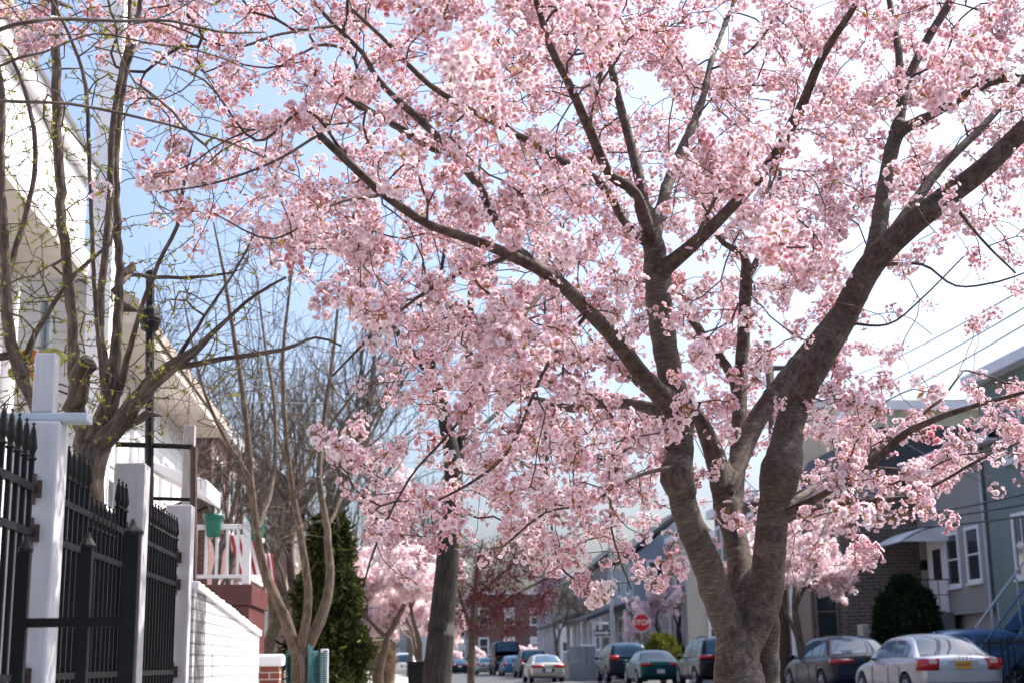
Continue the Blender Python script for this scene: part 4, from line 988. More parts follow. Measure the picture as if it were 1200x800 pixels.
def car(name, label, cat, loc, rz, L_, W_, H_, kind, mat, lights=(.62, .74, .90, False), plate=None, plate_z=.78, rack=False, group=None, near=False, lmat=None):
    o = empty(name, loc, rz, label, cat, group); hw = W_/2; bk = 'sedan' if kind == 'hatch' else kind
    st = BODY[bk]; zs = H_/{'sedan': 1.43, 'suv': 1.72, 'van': 2.3}[bk]
    mb = MB(); ring = None; n = 0
    for (f, zb, s_, t_, wf) in st:
        w_ = hw*wf; zb, s_, t_ = zb*zs, s_*zs, t_*zs; y = f*L_; zm = zb+(s_-zb)*.52
        half = [(0, zb), (w_*.55, zb), (w_*.90, zb+.02), (w_*.985, zb+.12*zs), (w_, zm), (w_*.985, zm+(s_-zm)*.6), (w_*.955, s_-.03), (w_*.88, s_+.012), (w_*.5, t_-.012), (0, t_)]
        full = half+[(-x, z) for x, z in half[-2:0:-1]]; n = len(full); b = len(mb.v)
        mb.v += [(x, y, z) for x, z in full]
        if ring is not None:
            for j in range(n): mb.f.append((ring+j, ring+(j+1) % n, b+(j+1) % n, b+j)); mb.m.append(0)
        ring = b
    # end caps as strips of quads across the car
    k = len(st)-1
    for base in (0, k*n):
        for j in range(n//2): 
            a, b_, c_, d = base+j, base+j+1, base+(n-j-1) % n, base+(n-j) % n
            f = [a, b_, c_, d]; f = [q for i, q in enumerate(f) if q not in f[:i]]
            if len(f) > 2: mb.f.append(tuple(f)); mb.m.append(0)
    body = mb.build('body', mat, o, True)
    ss_ = body.modifiers.new('round', 'SUBSURF'); ss_.levels = ss_.render_levels = 2
    wr = .325*zs if bk == 'sedan' else .36*zs if bk == 'suv' else .37
    wy = (L_*.195, L_*.80) if bk != 'van' else (L_*.2, L_*.82)
    cut = MB()
    for y in wy:
        for s in (-1, 1): cut.lathe([(wr+.05, min(s*(hw-.24), s*(hw+.2))), (wr+.05, max(s*(hw-.24), s*(hw+.2)))], (0, y, wr), 24, 'x')
    co_ = cut.build('cutter', mat); bo = body.modifiers.new('arches', 'BOOLEAN'); bo.operation = 'DIFFERENCE'; bo.object = co_; bo.solver = 'FAST' if hasattr(bo, 'solver') else bo.solver
    co_.parent = o
    me = bpy.data.meshes.new_from_object(body.evaluated_get(bpy.context.evaluated_depsgraph_get())); body.modifiers.clear(); body.data = me; bpy.data.objects.remove(co_)
    me.polygons.foreach_set('use_smooth', [True]*len(me.polygons))
    # cabin shell and glass from one function
    cb = CABIN[kind]; cf = [q[0]*L_ for q in cb]; ch = [q[1]*H_ for q in cb]
    bs_ = lambda y: float(np.interp(y/L_, [q[0] for q in st], [q[2] for q in st]))*zs-.015
    wfun = lambda y: hw*float(np.interp(y/L_, [q[0] for q in st], [q[4] for q in st]))*(.90 if kind != 'van' else .965)
    top_in = .72 if bk == 'sedan' else .80 if bk == 'suv' else .93
    ys = np.linspace(cf[0], cf[-1], 60); ys = np.sort(np.concatenate([ys, cf]))
    # smooth the roof line
    def zr(y):
        return float(np.mean([np.interp(y+d, cf, ch) for d in np.linspace(-.05, .05, 5)]))
    def C(y, t, off=0):
        """t -1..1 from the left base over the roof to the right base"""
        s = -1 if t < 0 else 1; a = 1-abs(t); z0 = bs_(y); h = max(.001, zr(y)-z0); wb = wfun(y)
        ft = min(1, h/(H_-z0)); wt = wb*(1-(1-top_in)*ft)
        if a < .5: u = a/.5; x = wb+(wt-wb)*u; z = z0+h*.88*u; x += .02*math.sin(u*math.pi)
        else:
            u = (a-.5)/.5; q = u**.62; x = wt*(1-u) if u > .35 else wt*(1-u*.9-(u/.35)*.035); x = wt*(1-u)**.9; z = z0+h*(.88+.12*math.sin(min(1, u*1.25)*math.pi/2))
        if a < .5: x, z = x+off, z+off*.25
        else: z += off*.8; x += off*.3
        return Vector((s*x, y, z))
    cab = MB(); ts = [-1+2*k/32 for k in range(33)]; b0 = 0
    for i, y in enumerate(ys):
        cab.v += [tuple(C(y, t)) for t in ts]
        if i: 
            for j in range(32): cab.f.append(((i-1)*33+j, (i-1)*33+j+1, i*33+j+1, i*33+j)); cab.m.append(0)
    cab.build('cabin', mat, o, True)
    def patch(nm, y0, y1, t0, t1, m_, off, ny=14, nt_=10, back=False):
        g_ = MB()
        for i in range(ny+1):
            y = y0+(y1-y0)*i/ny
            for j in range(nt_+1):
                q = C(y, t0+(t1-t0)*j/nt_, off)
                if back: q.y -= off*1.2
                g_.v.append(tuple(q))
                if i and j: b = len(g_.v)-1; g_.f.append((b, b-1, b-nt_-2, b-nt_-1)); g_.m.append(0)
        return g_.build(nm, m_, o, True)
    def yat(fr, rear=True):        # where the roof line passes a share of the glass height
        z0 = bs_(cf[0]); zz = z0+fr*(H_-z0)
        r_ = ys[:len(ys)//2] if rear else ys[len(ys)//2:]
        return float(min(r_, key=lambda y: abs(zr(y)-zz)))
    yr0, yr1 = yat(.13), yat(.90)
    if yr1-yr0 < .05: yr1 = yr0+.06
    patch('rear_window', yr0, yr1, -.42, .42, CARGLASS, .008, back=True)
    patch('windshield', yat(.90, False), yat(.12, False), -.42, .42, CARGLASS, .008)
    sides = {'sedan': [(.20, .262), (.272, .40), (.415, .625)], 'hatch': [(.10, .19), (.21, .38), (.395, .625)], 'suv': [(.07, .20), (.215, .40), (.415, .63)], 'van': [(.64, .80)]}[kind]
    for s in (-1, 1):
        for (a, b) in sides: patch('side_window', a*L_, b*L_, s*.94, s*.57, CARGLASS, .006, nt_=6)
    # wheels
    wh = None
    for y in wy:
        for s in (-1, 1):
            if wh is None:
                wh = MB().lathe([(wr*.62, -.10), (wr*.95, -.105), (wr, -.07), (wr, .07), (wr*.95, .105), (wr*.62, .10)], n=26, axis='x').build('wheel', RUBBER, o, True)
                rm = MB().lathe([(.05, -.112), (.075, -.112), (.075, -.09), (.07, -.085)], n=10, axis='x')
                for q in range(7):
                    a = 6.283*q/7; ca, sa = math.cos(a), math.sin(a); 
                    rm.tube([(-.098, .05*ca, .05*sa), (-.092, wr*.6*ca, wr*.6*sa)], [.03, .022], 6)
                rm.lathe([(wr*.52, -.09), (wr*.64, -.104), (wr*.66, -.09), (wr*.6, -.06)], n=26, axis='x')
                rm.build('rim', ALLOY, wh, True); w1 = wh
            else: w1 = copy_tree(wh, o)
            w1.location = (s*(hw-.115), y, wr); w1.rotation_euler = (0, 0, 0 if s < 0 else math.pi)
    # tail lights
    fi, z0, z1, clear = lights; z0, z1 = z0, z1
    for s in (-1, 1):
        xo, xi = hw*.935, hw*fi
        m_ = MB(); d = .03
        prof = [(xi, -.012), (xo-.10, -.004), (xo-.02, .05), (xo+.025, .16), (xo+.035, .26)]
        vs = []
        for (x, y) in prof: vs += [(s*x, y+.012, z0), (s*(x), y-.004, (z0+z1)/2), (s*x*.985, y+.018, z1)]
        ins = [(s*(x-.08), y+.12, z) for (x, y) in prof for z in (z0, (z0+z1)/2, z1)]
        b = len(vs); fs = []
        for i in range(4):
            for j in range(2): fs += [(i*3+j, i*3+j+1, i*3+4+j, i*3+3+j)]
            fs += [(i*3, i*3+3, b+i*3+3, b+i*3), (i*3+2, b+i*3+2, b+i*3+5, i*3+5)]
        fs += [(0, b, b+1, 1), (1, b+1, b+2, 2), (12, 13, b+13, b+12), (13, 14, b+14, b+13)]
        m_.add(vs+ins, fs); tl = m_.build('taillight', lmat or REDLENS, o, True)
        if clear:
            cw = (xo-xi)*.42; MB().box(min(s*(xi+.03), s*(xi+cw+.05)), max(s*(xi+.03), s*(xi+cw+.05)), -.014, .02, (z0+z1)/2+.015, z1-.015).build('clear_lens', CLEARLENS, tl, bevel=.006)
    # bumper seam, plate
    MB().box(-hw*.80, hw*.80, -.012, .03, .46*zs, .475*zs).build('bumper_strip', BLACKP, o)
    if plate is not None:
        pz = plate_z
        rc = MB().box(-.30, .30, -.010, .02, pz-.095, pz+.095).build('plate_recess', mat if near else BLACKP, o, bevel=.01)
        MB().box(-.155, .155, -.022, -.009, pz-.078, pz+.078).build('licence_plate', plate, o, bevel=.004)
    # mirrors, handles, aerial, boot line
    for s in (-1, 1):
        y = L_*.635; z = bs_(y)+.07
        MB().lathe([(.02, -.05), (.075, -.03), (.085, .0), (.06, .05), (.015, .07)], (s*(hw+.09), y, z), 12, 'y').tube([(s*hw*.88, y, z-.03), (s*(hw+.06), y, z)], .025, 6).build('wing_mirror', mat if not near else BLACKP if near == 2 else mat, o, True)
        for f in ((.31, .47) if bk != 'van' else (.6,)):
            MB().box(min(s*(hw*.975), s*(hw*1.006)), max(s*(hw*.975), s*(hw*1.006)), f*L_, f*L_+.17, .80*zs, .825*zs).build('door_handle', mat, o, bevel=.008)
        for f in ((.265, .41, .63) if bk != 'van' else (.6, .8)):
            q = [C(f*L_, s*.98, .003)]; MB().tube([(s*hw*.985, f*L_, .38*zs), (s*hw*1.003, f*L_, .55*zs), (s*hw*.99, f*L_, .76*zs), tuple(q[0])], .006, 4).build('door_seam', BLACKP, o)
        if rack: MB().tube([C(L_*.1, s*.36, .05), C(L_*.3, s*.36, .06), C(L_*.52, s*.36, .04)], .02, 6).build('roof_rail', CHROME if rack == 2 else BLACKP, o)
    q = C(L_*.31, .001); MB().prism([(-.012, q.y, q.z-.01), (-.012, q.y+.13, q.z-.01), (-.012, q.y+.01, q.z+.055)], (.024, 0, 0)).build('aerial', mat if near else BLACKP, o)
    return o
SILVER = paint('silver_paint', (.40, .41, .44), .55); NAVY = paint('dark_blue_paint', (.006, .012, .028), .05); BLACKC = paint('black_paint', (.012, .013, .016))
GREENC = paint('dark_green_paint', (.010, .085, .085)); GREYC = paint('dark_grey_paint', (.012, .018, .026)); BEIGEC = paint('champagne_paint', (.48, .44, .38)); BLUEC = paint('mid_blue_paint', (.06, .15, .33)); WHITEC = paint('white_car_paint', (.72, .72, .72), 0)
GOLD = M('amber_plate', (.62, .30, .03), .4, .15, 40, bmp=.05); WPL = M('white_plate', (.7, .7, .7), .4, .1, 40)
Z = .004
def cx_left(px, Y, W_): return at(px, 770, Y).x+W_/2
a4 = car('silver_sedan', 'silver sedan with an amber licence plate parked nearest on the right side of the street', 'car', (11.15, 28.0, .135), 0, 4.6, 1.80, 1.46, 'sedan', SILVER, (.56, .72, .95, True), GOLD, .82, near=2)
for k in range(4):
    x = -.115+k*.076; MB().tube([(x+.05*math.cos(6.283*j/16), -.002, .95+.05*math.sin(6.283*j/16)) for j in range(17)], .006, 5, False).build('ring_emblem', CHROME, a4)
text('badge', '1.8 T', .05, (.52, -.010, .80), a4, CHROME, .002)
text('plate_lettering', 'EXH 4073', .075, (0, -.024, .82), a4, NAVY, .001)
df = car('blue_sedan', 'dark navy sedan with long red taillights parked in front of the silver sedan', 'car', (11.25, 34.1, .14), 0, 4.85, 1.85, 1.54, 'sedan', NAVY, (.40, .84, .955, True), WPL, .70, near=1)
car('black_crossover', 'black crossover partly hidden behind the left of the cherry trunk', 'car', (cx_left(819, 48, 1.9), 48, .14), 0, 4.7, 1.9, 1.76, 'suv', BLACKC, (.45, 1.0, 1.13, False), WPL, .85, rack=1, group='cars parked on the right side')
car('green_sedan', 'dark teal green sedan parked between the black crossover and the dark jeep shaped car', 'car', (cx_left(744, 58, 1.72), 57, .14), 0, 4.5, 1.72, 1.40, 'sedan', GREENC, (.42, .76, .88, False), WPL, .55, group='cars parked on the right side')
car('dark_wagon', 'dark jeep shaped car with a pale roof rail parked before the one way sign', 'car', (cx_left(709, 67, 1.95), 66, .14), 0, 4.8, 1.95, 1.82, 'suv', GREYC, (.55, 1.02, 1.22, False), WPL, .8, rack=2, group='cars parked on the right side')
car('beige_sedan', 'champagne sedan with wide red taillights in the middle of the far parked row', 'car', (cx_left(622, 74, 1.8), 74, .08), R(1.4), 4.7, 1.8, 1.42, 'sedan', BEIGEC, (.30, .74, .90, False), WPL, .62, group='cars of the far parked row')
car('silver_truck', 'silver sided tall dark backed utility car just left of the champagne sedan', 'car', (cx_left(609, 96, 1.95), 96, .1), R(1.4), 5, 1.95, 1.85, 'suv', GREYC, (.75, .95, 1.2, False), WPL, .8, rack=2, group='cars of the far parked row')
car('blue_hatchback', 'mid blue hatchback squeezed between the black van and the silver sided utility car', 'car', (cx_left(589, 108, 1.7), 108, .1), R(1.4), 4, 1.7, 1.5, 'hatch', BLUEC, (.7, .75, .98, False), WPL, .8, group='cars of the far parked row')
car('black_van', 'tall boxy black van in the far parked row', 'van', (cx_left(579, 118, 2.2), 118, .1), R(1.4), 5.6, 2.2, 2.75, 'van', BLACKC, (.86, 1.1, 1.5, False), WPL, .9, group='cars of the far parked row')
car('silver_hatchback', 'small silver car left of the tall black van', 'car', (cx_left(558, 124, 1.75), 124, .1), R(1.4), 4.2, 1.75, 1.5, 'hatch', SILVER, (.7, .8, .98, False), WPL, .8, group='cars of the far parked row')
car('far_sedan', 'dark blue car alone on the road beside the young plum trunk', 'car', (cx_left(528, 140, 1.8), 140, Z), R(2), 4.6, 1.8, 1.48, 'hatch', NAVY, (.6, .8, 1.0, False), WPL, .8)
car('white_pickup', 'white car far up the left pavement beside the black bin', 'car', (cx_left(460, 115, 1.9), 115, .15), R(1.5), 5, 1.9, 1.8, 'suv', WHITEC, (.8, 1.0, 1.2, False), WPL, .8)
car('blue_car', 'blue car in the yard behind the roof of the silver sedan', 'car', (15.6, 34.9, .14), R(90), 4.3, 1.75, 1.62, 'hatch', BLUEC, (.7, .8, 1.0, False), WPL, .8)
# ------------------------------------------------------------------ the bare budding shrub-tree at the left
bud = empty('budding_tree', (at(105, 540, 7.3).x, 7.3, .14), 0, 'bare multi stemmed tree with yellow green buds behind the iron fence', 'tree')
CO2 = np.array(bud.location)
def tr2(pts):
    return [np.array(at(x, y, Y))-CO2 for x, y, Y, w_ in pts], [w_*Y/FPX*.5 for x, y, Y, w_ in pts]
S2 = Skel(); 
P, Rr = tr2([(100, 640, 7.3, 40), (103, 560, 7.3, 36), (112, 525, 7.3, 34)]); P = [np.array((0, 0, -.05))]+P; Rr = [.10]+Rr
S2.limb(P, Rr, -1)
def L2(pts, parent=None): return S2.limb(*tr2(pts), parent, wob=.006)
L2([(112, 525, 7.3, 34), (125, 480, 7.3, 24), (132, 450, 7.3, 19), (136, 400, 7.3, 12), (140, 330, 7.3, 10), (137, 250, 7.3, 9.5), (136, 180, 7.3, 9), (143, 110, 7.3, 8.5), (155, 50, 7.3, 8), (165, 0, 7.3, 7), (172, -50, 7.3, 5)])
L2([(128, 470, 7.3, 16), (118, 400, 7.2, 10), (119, 340, 7.2, 9), (125, 280, 7.2, 8.5), (129, 220, 7.2, 8), (131, 160, 7.2, 8), (141, 90, 7.2, 7), (150, 50, 7.2, 6), (152, 0, 7.2, 5)])
L2([(110, 530, 7.3, 28), (150, 482, 7.2, 22), (185, 443, 7.1, 19), (215, 420, 7.0, 14), (235, 404, 6.95, 9), (265, 375, 6.9, 5), (300, 345, 6.9, 4), (335, 325, 6.9, 3)])
L2([(130, 505, 7.28, 14), (165, 490, 7.2, 10), (172, 484, 7.15, 9)])
L2([(104, 545, 7.3, 30), (92, 480, 7.4, 18), (85, 400, 7.5, 12), (80, 330, 7.5, 12), (72, 250, 7.5, 12), (67, 160, 7.5, 12), (66, 60, 7.5, 11), (63, -20, 7.5, 9)])
L2([(86, 480, 7.4, 24), (96, 440, 7.35, 24), (104, 425, 7.3, 23)])
L2([(100, 600, 7.3, 24), (45, 480, 7.0, 18), (12, 400, 6.9, 14), (6, 300, 6.9, 12), (0, 200, 6.9, 11), (2, 120, 6.9, 8), (-10, 20, 6.9, 6)])
L2([(40, 470, 7.0, 10), (30, 420, 7.0, 8), (60, 360, 6.9, 6), (90, 320, 6.8, 5), (130, 285, 6.8, 4)])
L2([(6, 330, 6.9, 9), (30, 250, 7.0, 6), (42, 180, 7.0, 6), (30, 110, 7.0, 5), (10, 60, 7.0, 4)])
L2([(140, 460, 7.3, 9), (160, 380, 7.1, 6), (185, 310, 7.0, 5), (207, 265, 7.0, 5), (215, 220, 7.0, 4), (222, 180, 7, 3)])
L2([(128, 500, 7.3, 9), (120, 440, 7.1, 6), (110, 330, 7.0, 5), (105, 200, 7.0, 5), (100, 100, 7.0, 5), (80, 40, 7, 4), (55, -10, 7, 3)])
L2([(134, 340, 7.3, 7), (155, 322, 7.5, 5), (180, 325, 7.5, 5), (230, 325, 7.5, 4), (270, 320, 7.5, 2.5)])
L2([(200, 432, 7.05, 8), (260, 420, 7.0, 6), (330, 410, 6.95, 5), (370, 395, 6.9, 3), (400, 405, 6.9, 2.5)])
L2([(205, 425, 7.05, 6), (240, 370, 6.9, 4), (280, 310, 6.9, 3), (300, 270, 6.9, 2)])
def L3(pts): return L2([(x, y, Y, w_*.62) for x, y, Y, w_ in pts])
# long limbs entering from outside the frame at the upper left
L3([(-10, 420, 6.9, 14), (-60, 250, 6.0, 16), (-60, 100, 5.6, 17), (-20, 60, 5.5, 15), (0, 35, 5.5, 10), (40, 25, 5.5, 8), (75, 22, 5.6, 8), (140, 25, 5.7, 7), (200, 25, 5.8, 6), (260, 38, 5.9, 5), (310, 38, 6, 3)])
L3([(-60, 180, 5.8, 10), (-20, 125, 5.6, 8), (30, 120, 5.6, 7), (80, 122, 5.7, 6.5), (150, 135, 5.8, 6), (210, 150, 5.9, 5), (270, 168, 6, 4), (310, 185, 6, 3)])
L3([(-60, 150, 5.7, 8), (0, 78, 5.6, 6), (50, 62, 5.6, 5), (110, 40, 5.7, 4), (170, 50, 5.8, 4), (240, 62, 5.9, 3), (300, 85, 6, 2)])
A2 = []
while len(A2) < 1250:
    x = rng.uniform(-40, 350); y = rng.uniform(-80, 520); q = 1.0 if x < 140 else max(0, 1-(x-140)/200)*(1 if y > 250 else .55)
    if y > 470 and x > 200: continue
    if rng.random() > q: continue
    p = np.array(at(x, y, rng.uniform(6.1, 8.4))); A2.append(p-CO2)
tp2 = S2.grow(np.array(A2), .07, .0017, .06, .8, 1.3, .012)
S2.tubes('branches', bark_mat('budding_bark', (.040, .030, .026), (.105, .08, .066), (.19, .155, .13), (.4, 2, 2), 26, .7), bud)
BUDM = leaf_mat('bud_leaf', [(0, (.16, .17, .03)), (.6, (.30, .30, .06)), (1, (.42, .40, .10))], .45)
def leaf_proto(g, n, L_, spread, w_=.4):
    V, Q, T = [], [], []
    for k in range(n):
        d = g.normal(0, 1, 3); d /= np.linalg.norm(d); s = np.cross(d, g.normal(0, 1, 3)); s /= np.linalg.norm(s); l = L_*g.uniform(.6, 1.2); c = g.normal(0, spread, 3) if spread else np.zeros(3); b = len(V)
        V += [c-s*l*.06, c+s*l*.06, c+d*l*.5+s*l*w_*.5, c+d*l*.5-s*l*w_*.5, c+d*l+s*l*.05, c+d*l-s*l*.05]; Q += [(b, b+1, b+2, b+3), (b+3, b+2, b+4, b+5)]; T += [g.uniform(0, 1)]*6
    return np.array(V), np.array(Q), np.zeros(len(Q), int), np.array(T)
g2 = np.random.default_rng(21)
S2P = np.array(S2.p); thin2 = np.where((np.array(S2.r) < .006))[0]
bp_ = np.concatenate([S2P[rng.choice(thin2, 1300, replace=False)], S2P[tp2]])
scatter('buds', [leaf_proto(g2, 4, .022, .004) for _ in range(6)], bp_, g2.uniform(.4, 1.3, len(bp_)), [BUDM], bud, g2, .8)

# ------------------------------------------------------------------ bare street trees
def bare(name, label, base, H_, r0_, seed, mat, fork=.28, spread=.55, depth=6, lean=(0, 0), kids=(2, 4), twl=.5, group=None, mult=1, rm=.005):
    g = np.random.default_rng(seed); s = Skel(); o = empty(name, base, 0, label, 'tree', group)
    def rec(p, d, length, r_, par, dep):
        n = max(3, int(length/.22)); ids = par; q = p.copy(); dd = d.copy()
        nodes = []
        for i in range(n):
            dd = dd+g.normal(0, .07 if dep < 2 else .13, 3)+np.array((0, 0, .04 if dep else .0)); dd /= np.linalg.norm(dd)
            q = q+dd*length/n; ids = s.add(q, ids, max(rm, r_*(1-.35*(i+1)/n)), True); nodes.append((ids, q.copy(), dd.copy()))
        if dep >= depth: return
        k = g.integers(*kids)+(1 if dep in (1, 2, 3) else 0)
        for j in range(k):
            i = n-1 if j == 0 else int(g.integers(int(n*.35), n)); ids_, q_, d_ = nodes[i]
            ang = (spread*.45 if j == 0 else spread)*g.uniform(.6, 1.35); ax = np.cross(d_, g.normal(0, 1, 3)); ax /= np.linalg.norm(ax)
            nd = d_*math.cos(ang)+ax*math.sin(ang); nd[2] += .08
            nd /= np.linalg.norm(nd)
            rec(q_, nd, length*(g.uniform(.68, .9) if j == 0 else g.uniform(.5, .8)), max(rm, r_*(.66 if j == 0 else .5)), ids_, dep+1)
    root = s.add((0, 0, -.1), -1, r0_*1.25, True)
    if mult == 1: rec(np.array((0, 0, 0.)), np.array((lean[0], lean[1], 1.)), H_*fork, r0_, root, 0)
    else:
        for k in range(mult):
            a = 6.28*k/mult+g.uniform(-.3, .3); d = np.array((math.cos(a)*.42+lean[0], math.sin(a)*.42+lean[1], 1.)); rec(np.array((0, 0, .25)), d/np.linalg.norm(d), H_*fork, r0_*.6, root, 1)
    s.tubes('trunk_and_branches', mat, o, sides=lambda r_: 3 if r_ < .02 else 5 if r_ < .06 else 10)
    return o, s
def traced(name, label, base, root, limbs, n, region, depth, mat, wf=.8, seg=.14, tip=.0034, grp=None, maxlen=1.8, droop=.06, sd=1):
    """a tree whose limbs are given as (x, y, depth, width) and whose twigs grow through a region"""
    o = empty(name, base, 0, label, 'tree', grp); co = np.array(o.location); s = Skel(); g = np.random.default_rng(sd)
    tr_ = lambda pts: ([np.array(at(x, y, Y))-co for x, y, Y, w_ in pts], [w_*wf*Y/FPX*.5 for x, y, Y, w_ in pts])
    P, Rr = tr_(root); s.limb([np.array((P[0][0], P[0][1], -.15))]+P, [Rr[0]*1.3]+Rr, -1)
    for pts in limbs: s.limb(*tr_(pts), None, wob=.004, step=.15)
    A = []; cx, cy_, rx, ry = region
    while len(A) < n:
        x = g.uniform(cx-rx, cx+rx); y = g.uniform(cy_-ry, cy_+ry)
        if ((x-cx)/rx)**2+((y-cy_)/ry)**2 > 1: continue
        A.append(np.array(at(x, y, g.uniform(*depth)))-co)
    tips = s.grow(np.array(A), seg, tip, droop, .8, maxlen, .02)
    s.tubes('trunk_and_branches', mat, o, sides=lambda r_: 4 if r_ < .02 else 7 if r_ < .06 else 14)
    return o, s, tips
traced('forked_tree', 'bare grey brown tree forking low into curving stems behind the teal mesh', (at(352, 780, 18).x, 18, .14), [(351, 800, 18, 30), (350, 768, 18, 28)],
       ([(350, 775, 18, 22), (333, 722, 17.9, 20), (312, 675, 17.8, 17), (301, 625, 17.7, 14), (294, 560, 17.6, 12), (287, 480, 17.5, 10), (275, 400, 17.4, 8), (262, 320, 17.3, 6), (250, 260, 17.2, 3)],
        [(351, 775, 18, 22), (374, 728, 18.1, 20), (386, 685, 18.2, 17), (383, 620, 18.3, 13), (374, 560, 18.4, 11), (380, 490, 18.6, 9), (392, 400, 18.8, 6), (398, 330, 19, 4)],
        [(352, 760, 18, 18), (361, 705, 17.7, 15), (355, 645, 17.4, 13), (344, 585, 17.2, 11), (336, 520, 17.0, 9), (331, 430, 16.9, 7), (338, 350, 16.8, 5), (345, 290, 16.8, 3)],
        [(301, 625, 17.7, 10), (320, 560, 18.3, 8), (322, 480, 18.6, 7), (310, 400, 18.8, 5), (300, 320, 19, 3)],
        [(294, 560, 17.6, 8), (262, 510, 17.2, 7), (240, 460, 17, 6), (225, 400, 16.9, 4), (215, 350, 16.9, 3)],
        [(344, 585, 17.2, 8), (372, 520, 16.6, 6), (415, 460, 16.3, 5), (450, 410, 16.2, 3)],
        [(383, 620, 18.3, 8), (410, 560, 18.8, 6), (440, 500, 19.2, 5), (470, 440, 19.5, 3)]), 1250, (335, 430, 150, 210), (15.6, 20.4), BROWNBARK, wf=.66, tip=.0028, sd=4)
SB = Skel()
far_trees = [(258, 30, 9.5, .16, 31, 'slim bare tree above the stoop roof'), (310, 34, 11, .2, 33, 'tall bare tree just right of the stoop flags'), (345, 46, 12, .22, 34, 'far bare tree behind the dark cedar'), (400, 56, 13, .24, 35, 'distant bare tree behind the left tips of the blossoming boughs'), (455, 70, 15, .3, 37, 'large distant bare tree behind the middle of the blossoming boughs')]
for (px, Y, H_, r_, sd_, lb) in far_trees:
    bare('bare_tree', lb, (at(px, 775, Y).x, Y, 0), H_, r_, sd_, GREYBARK, .30, .48, 7 if sd_ in (31, 33) else 6, group='bare trees on the left side', kids=(2, 4), rm=.005)
# the dark leaning street tree
traced('street_tree', 'thick dark trunked bare street tree leaning slightly right, left of the plum tree', (at(511, 800, 20).x, 20, .14), [(512, 800, 20, 36), (517, 740, 20, 33)],
       ([(517, 740, 20, 33), (523, 670, 20, 29), (530, 600, 20, 25), (531, 550, 20, 22), (521, 490, 20, 17), (508, 445, 20, 15), (478, 405, 20.2, 9), (440, 358, 20.3, 6), (412, 330, 20.4, 4)],
        [(530, 580, 20, 18), (541, 520, 20.2, 14), (549, 440, 20.4, 11), (552, 340, 20.6, 8), (560, 230, 20.8, 5), (565, 150, 21, 3)],
        [(508, 445, 20, 10), (505, 380, 19.6, 7), (520, 300, 19.4, 5), (530, 220, 19.2, 3)],
        [(549, 440, 20.4, 8), (590, 380, 19.8, 6), (640, 330, 19.5, 4), (690, 300, 19.3, 3)],
        [(541, 520, 20.2, 7), (600, 470, 21, 5), (670, 430, 21.5, 3)]), 420, (540, 330, 170, 230), (17.5, 23), DARKBARK, wf=.95, maxlen=2.2, sd=5)
# more bare trees further up
for (px, Y, H_, r_, sd_, lb) in ((655, 88, 8, .16, 51, 'pale wispy bare tree before the blue grey gabled house'), (690, 93, 9, .16, 52, 'second wispy bare tree beside the blue grey gabled house'), (480, 110, 12, .25, 53, 'distant bare tree at the end of the left pavement'), (440, 75, 6, .12, 54, 'small pale bare tree on the left pavement beyond the cedar')):
    bare('bare_tree', lb, (at(px, 775, Y).x, Y, 0), H_, r_, sd_, GREYBARK, .25, .6, 6, rm=.012)
# ------------------------------------------------------------------ leafy and flowering trees further off
def crown_tree(name, label, base, H_, r_, seed, bark, protos, mats, dens_, fork=.28, spread=.7, part='blossoms', size=(1, 1), cat='tree', group=None, dep=5, jit=.06):
    o, s = bare(name, label, base, H_, r_, seed, bark, fork, spread, dep, group=group, rm=.008)
    g = np.random.default_rng(seed+100); P = np.array(s.p); t = np.where((np.array(s.r) < .03) & (P[:, 2] > H_*fork*.9))[0]
    n = min(dens_, len(t)*3); P_ = P[g.choice(t, n)]+g.normal(0, jit, (n, 3))
    scatter(part, protos, P_, g.uniform(*size, n), mats, o, g, .7); return o
gl = np.random.default_rng(77)
LODPET = leaf_mat('pale_petal', [(0, (.80, .50, .56)), (.4, (.92, .78, .80)), (1, (.95, .90, .90))], .6)
LOD = [make_cluster(gl, 6, .05, .034, True) for _ in range(6)]
for (px, Y, H_, sd_, lb) in ((446, 44, 6.6, 61, 'pink blossoming street tree behind the drooping boughs at the left pavement'), (495, 56, 6.8, 62, 'pink blossoming street tree beside the dark leaning trunk'), (425, 66, 6.5, 63, 'small distant pink tree above the walking people')):
    crown_tree('pink_tree', lb, (at(px, 775, Y).x, Y, .14), H_, .15, sd_, BROWNBARK, LOD, [LODPET, EYE_M], 3600, size=(1.3, 2.2), spread=.85, group='pink trees on the left pavement')
crown_tree('pink_tree', 'pink blossoming tree in front of the brown porch windows right of the cherry trunk', (at(945, 765, 37).x, 37, .14), 5.6, .16, 64, BROWNBARK, LOD, [LODPET, EYE_M], 4800, size=(.9, 1.5), spread=.8)
crown_tree('pink_tree', 'pink tree with a dark twisted trunk behind the black crossover', (at(806, 765, 76).x, 76, .14), 7.4, .18, 65, DARKBARK, LOD, [LODPET, EYE_M], 3600, size=(1, 1.6), spread=.8)
for k, (px, Y, H_, lb) in enumerate(((560, 136, 4.6, 'leftmost of the low pink trees behind the far parked row'), (592, 134, 4.4, 'middle one of the low pink trees behind the far parked row'), (620, 132, 4.6, 'right one of the low pink trees behind the far parked row'), (535, 145, 4.2, 'low pink tree behind the far dark blue car'))):
    crown_tree('pink_tree', lb, (at(px, 775, Y).x, Y, 0), H_, .14, 70+k, BROWNBARK, LOD, [LODPET, EYE_M], 1500, size=(1.8, 3), fork=.18, group='low pink trees far up the street', spread=.8)
PLUM = leaf_mat('plum_leaf', [(0, (.035, .009, .013)), (.6, (.085, .020, .026)), (1, (.16, .05, .05))], .35)
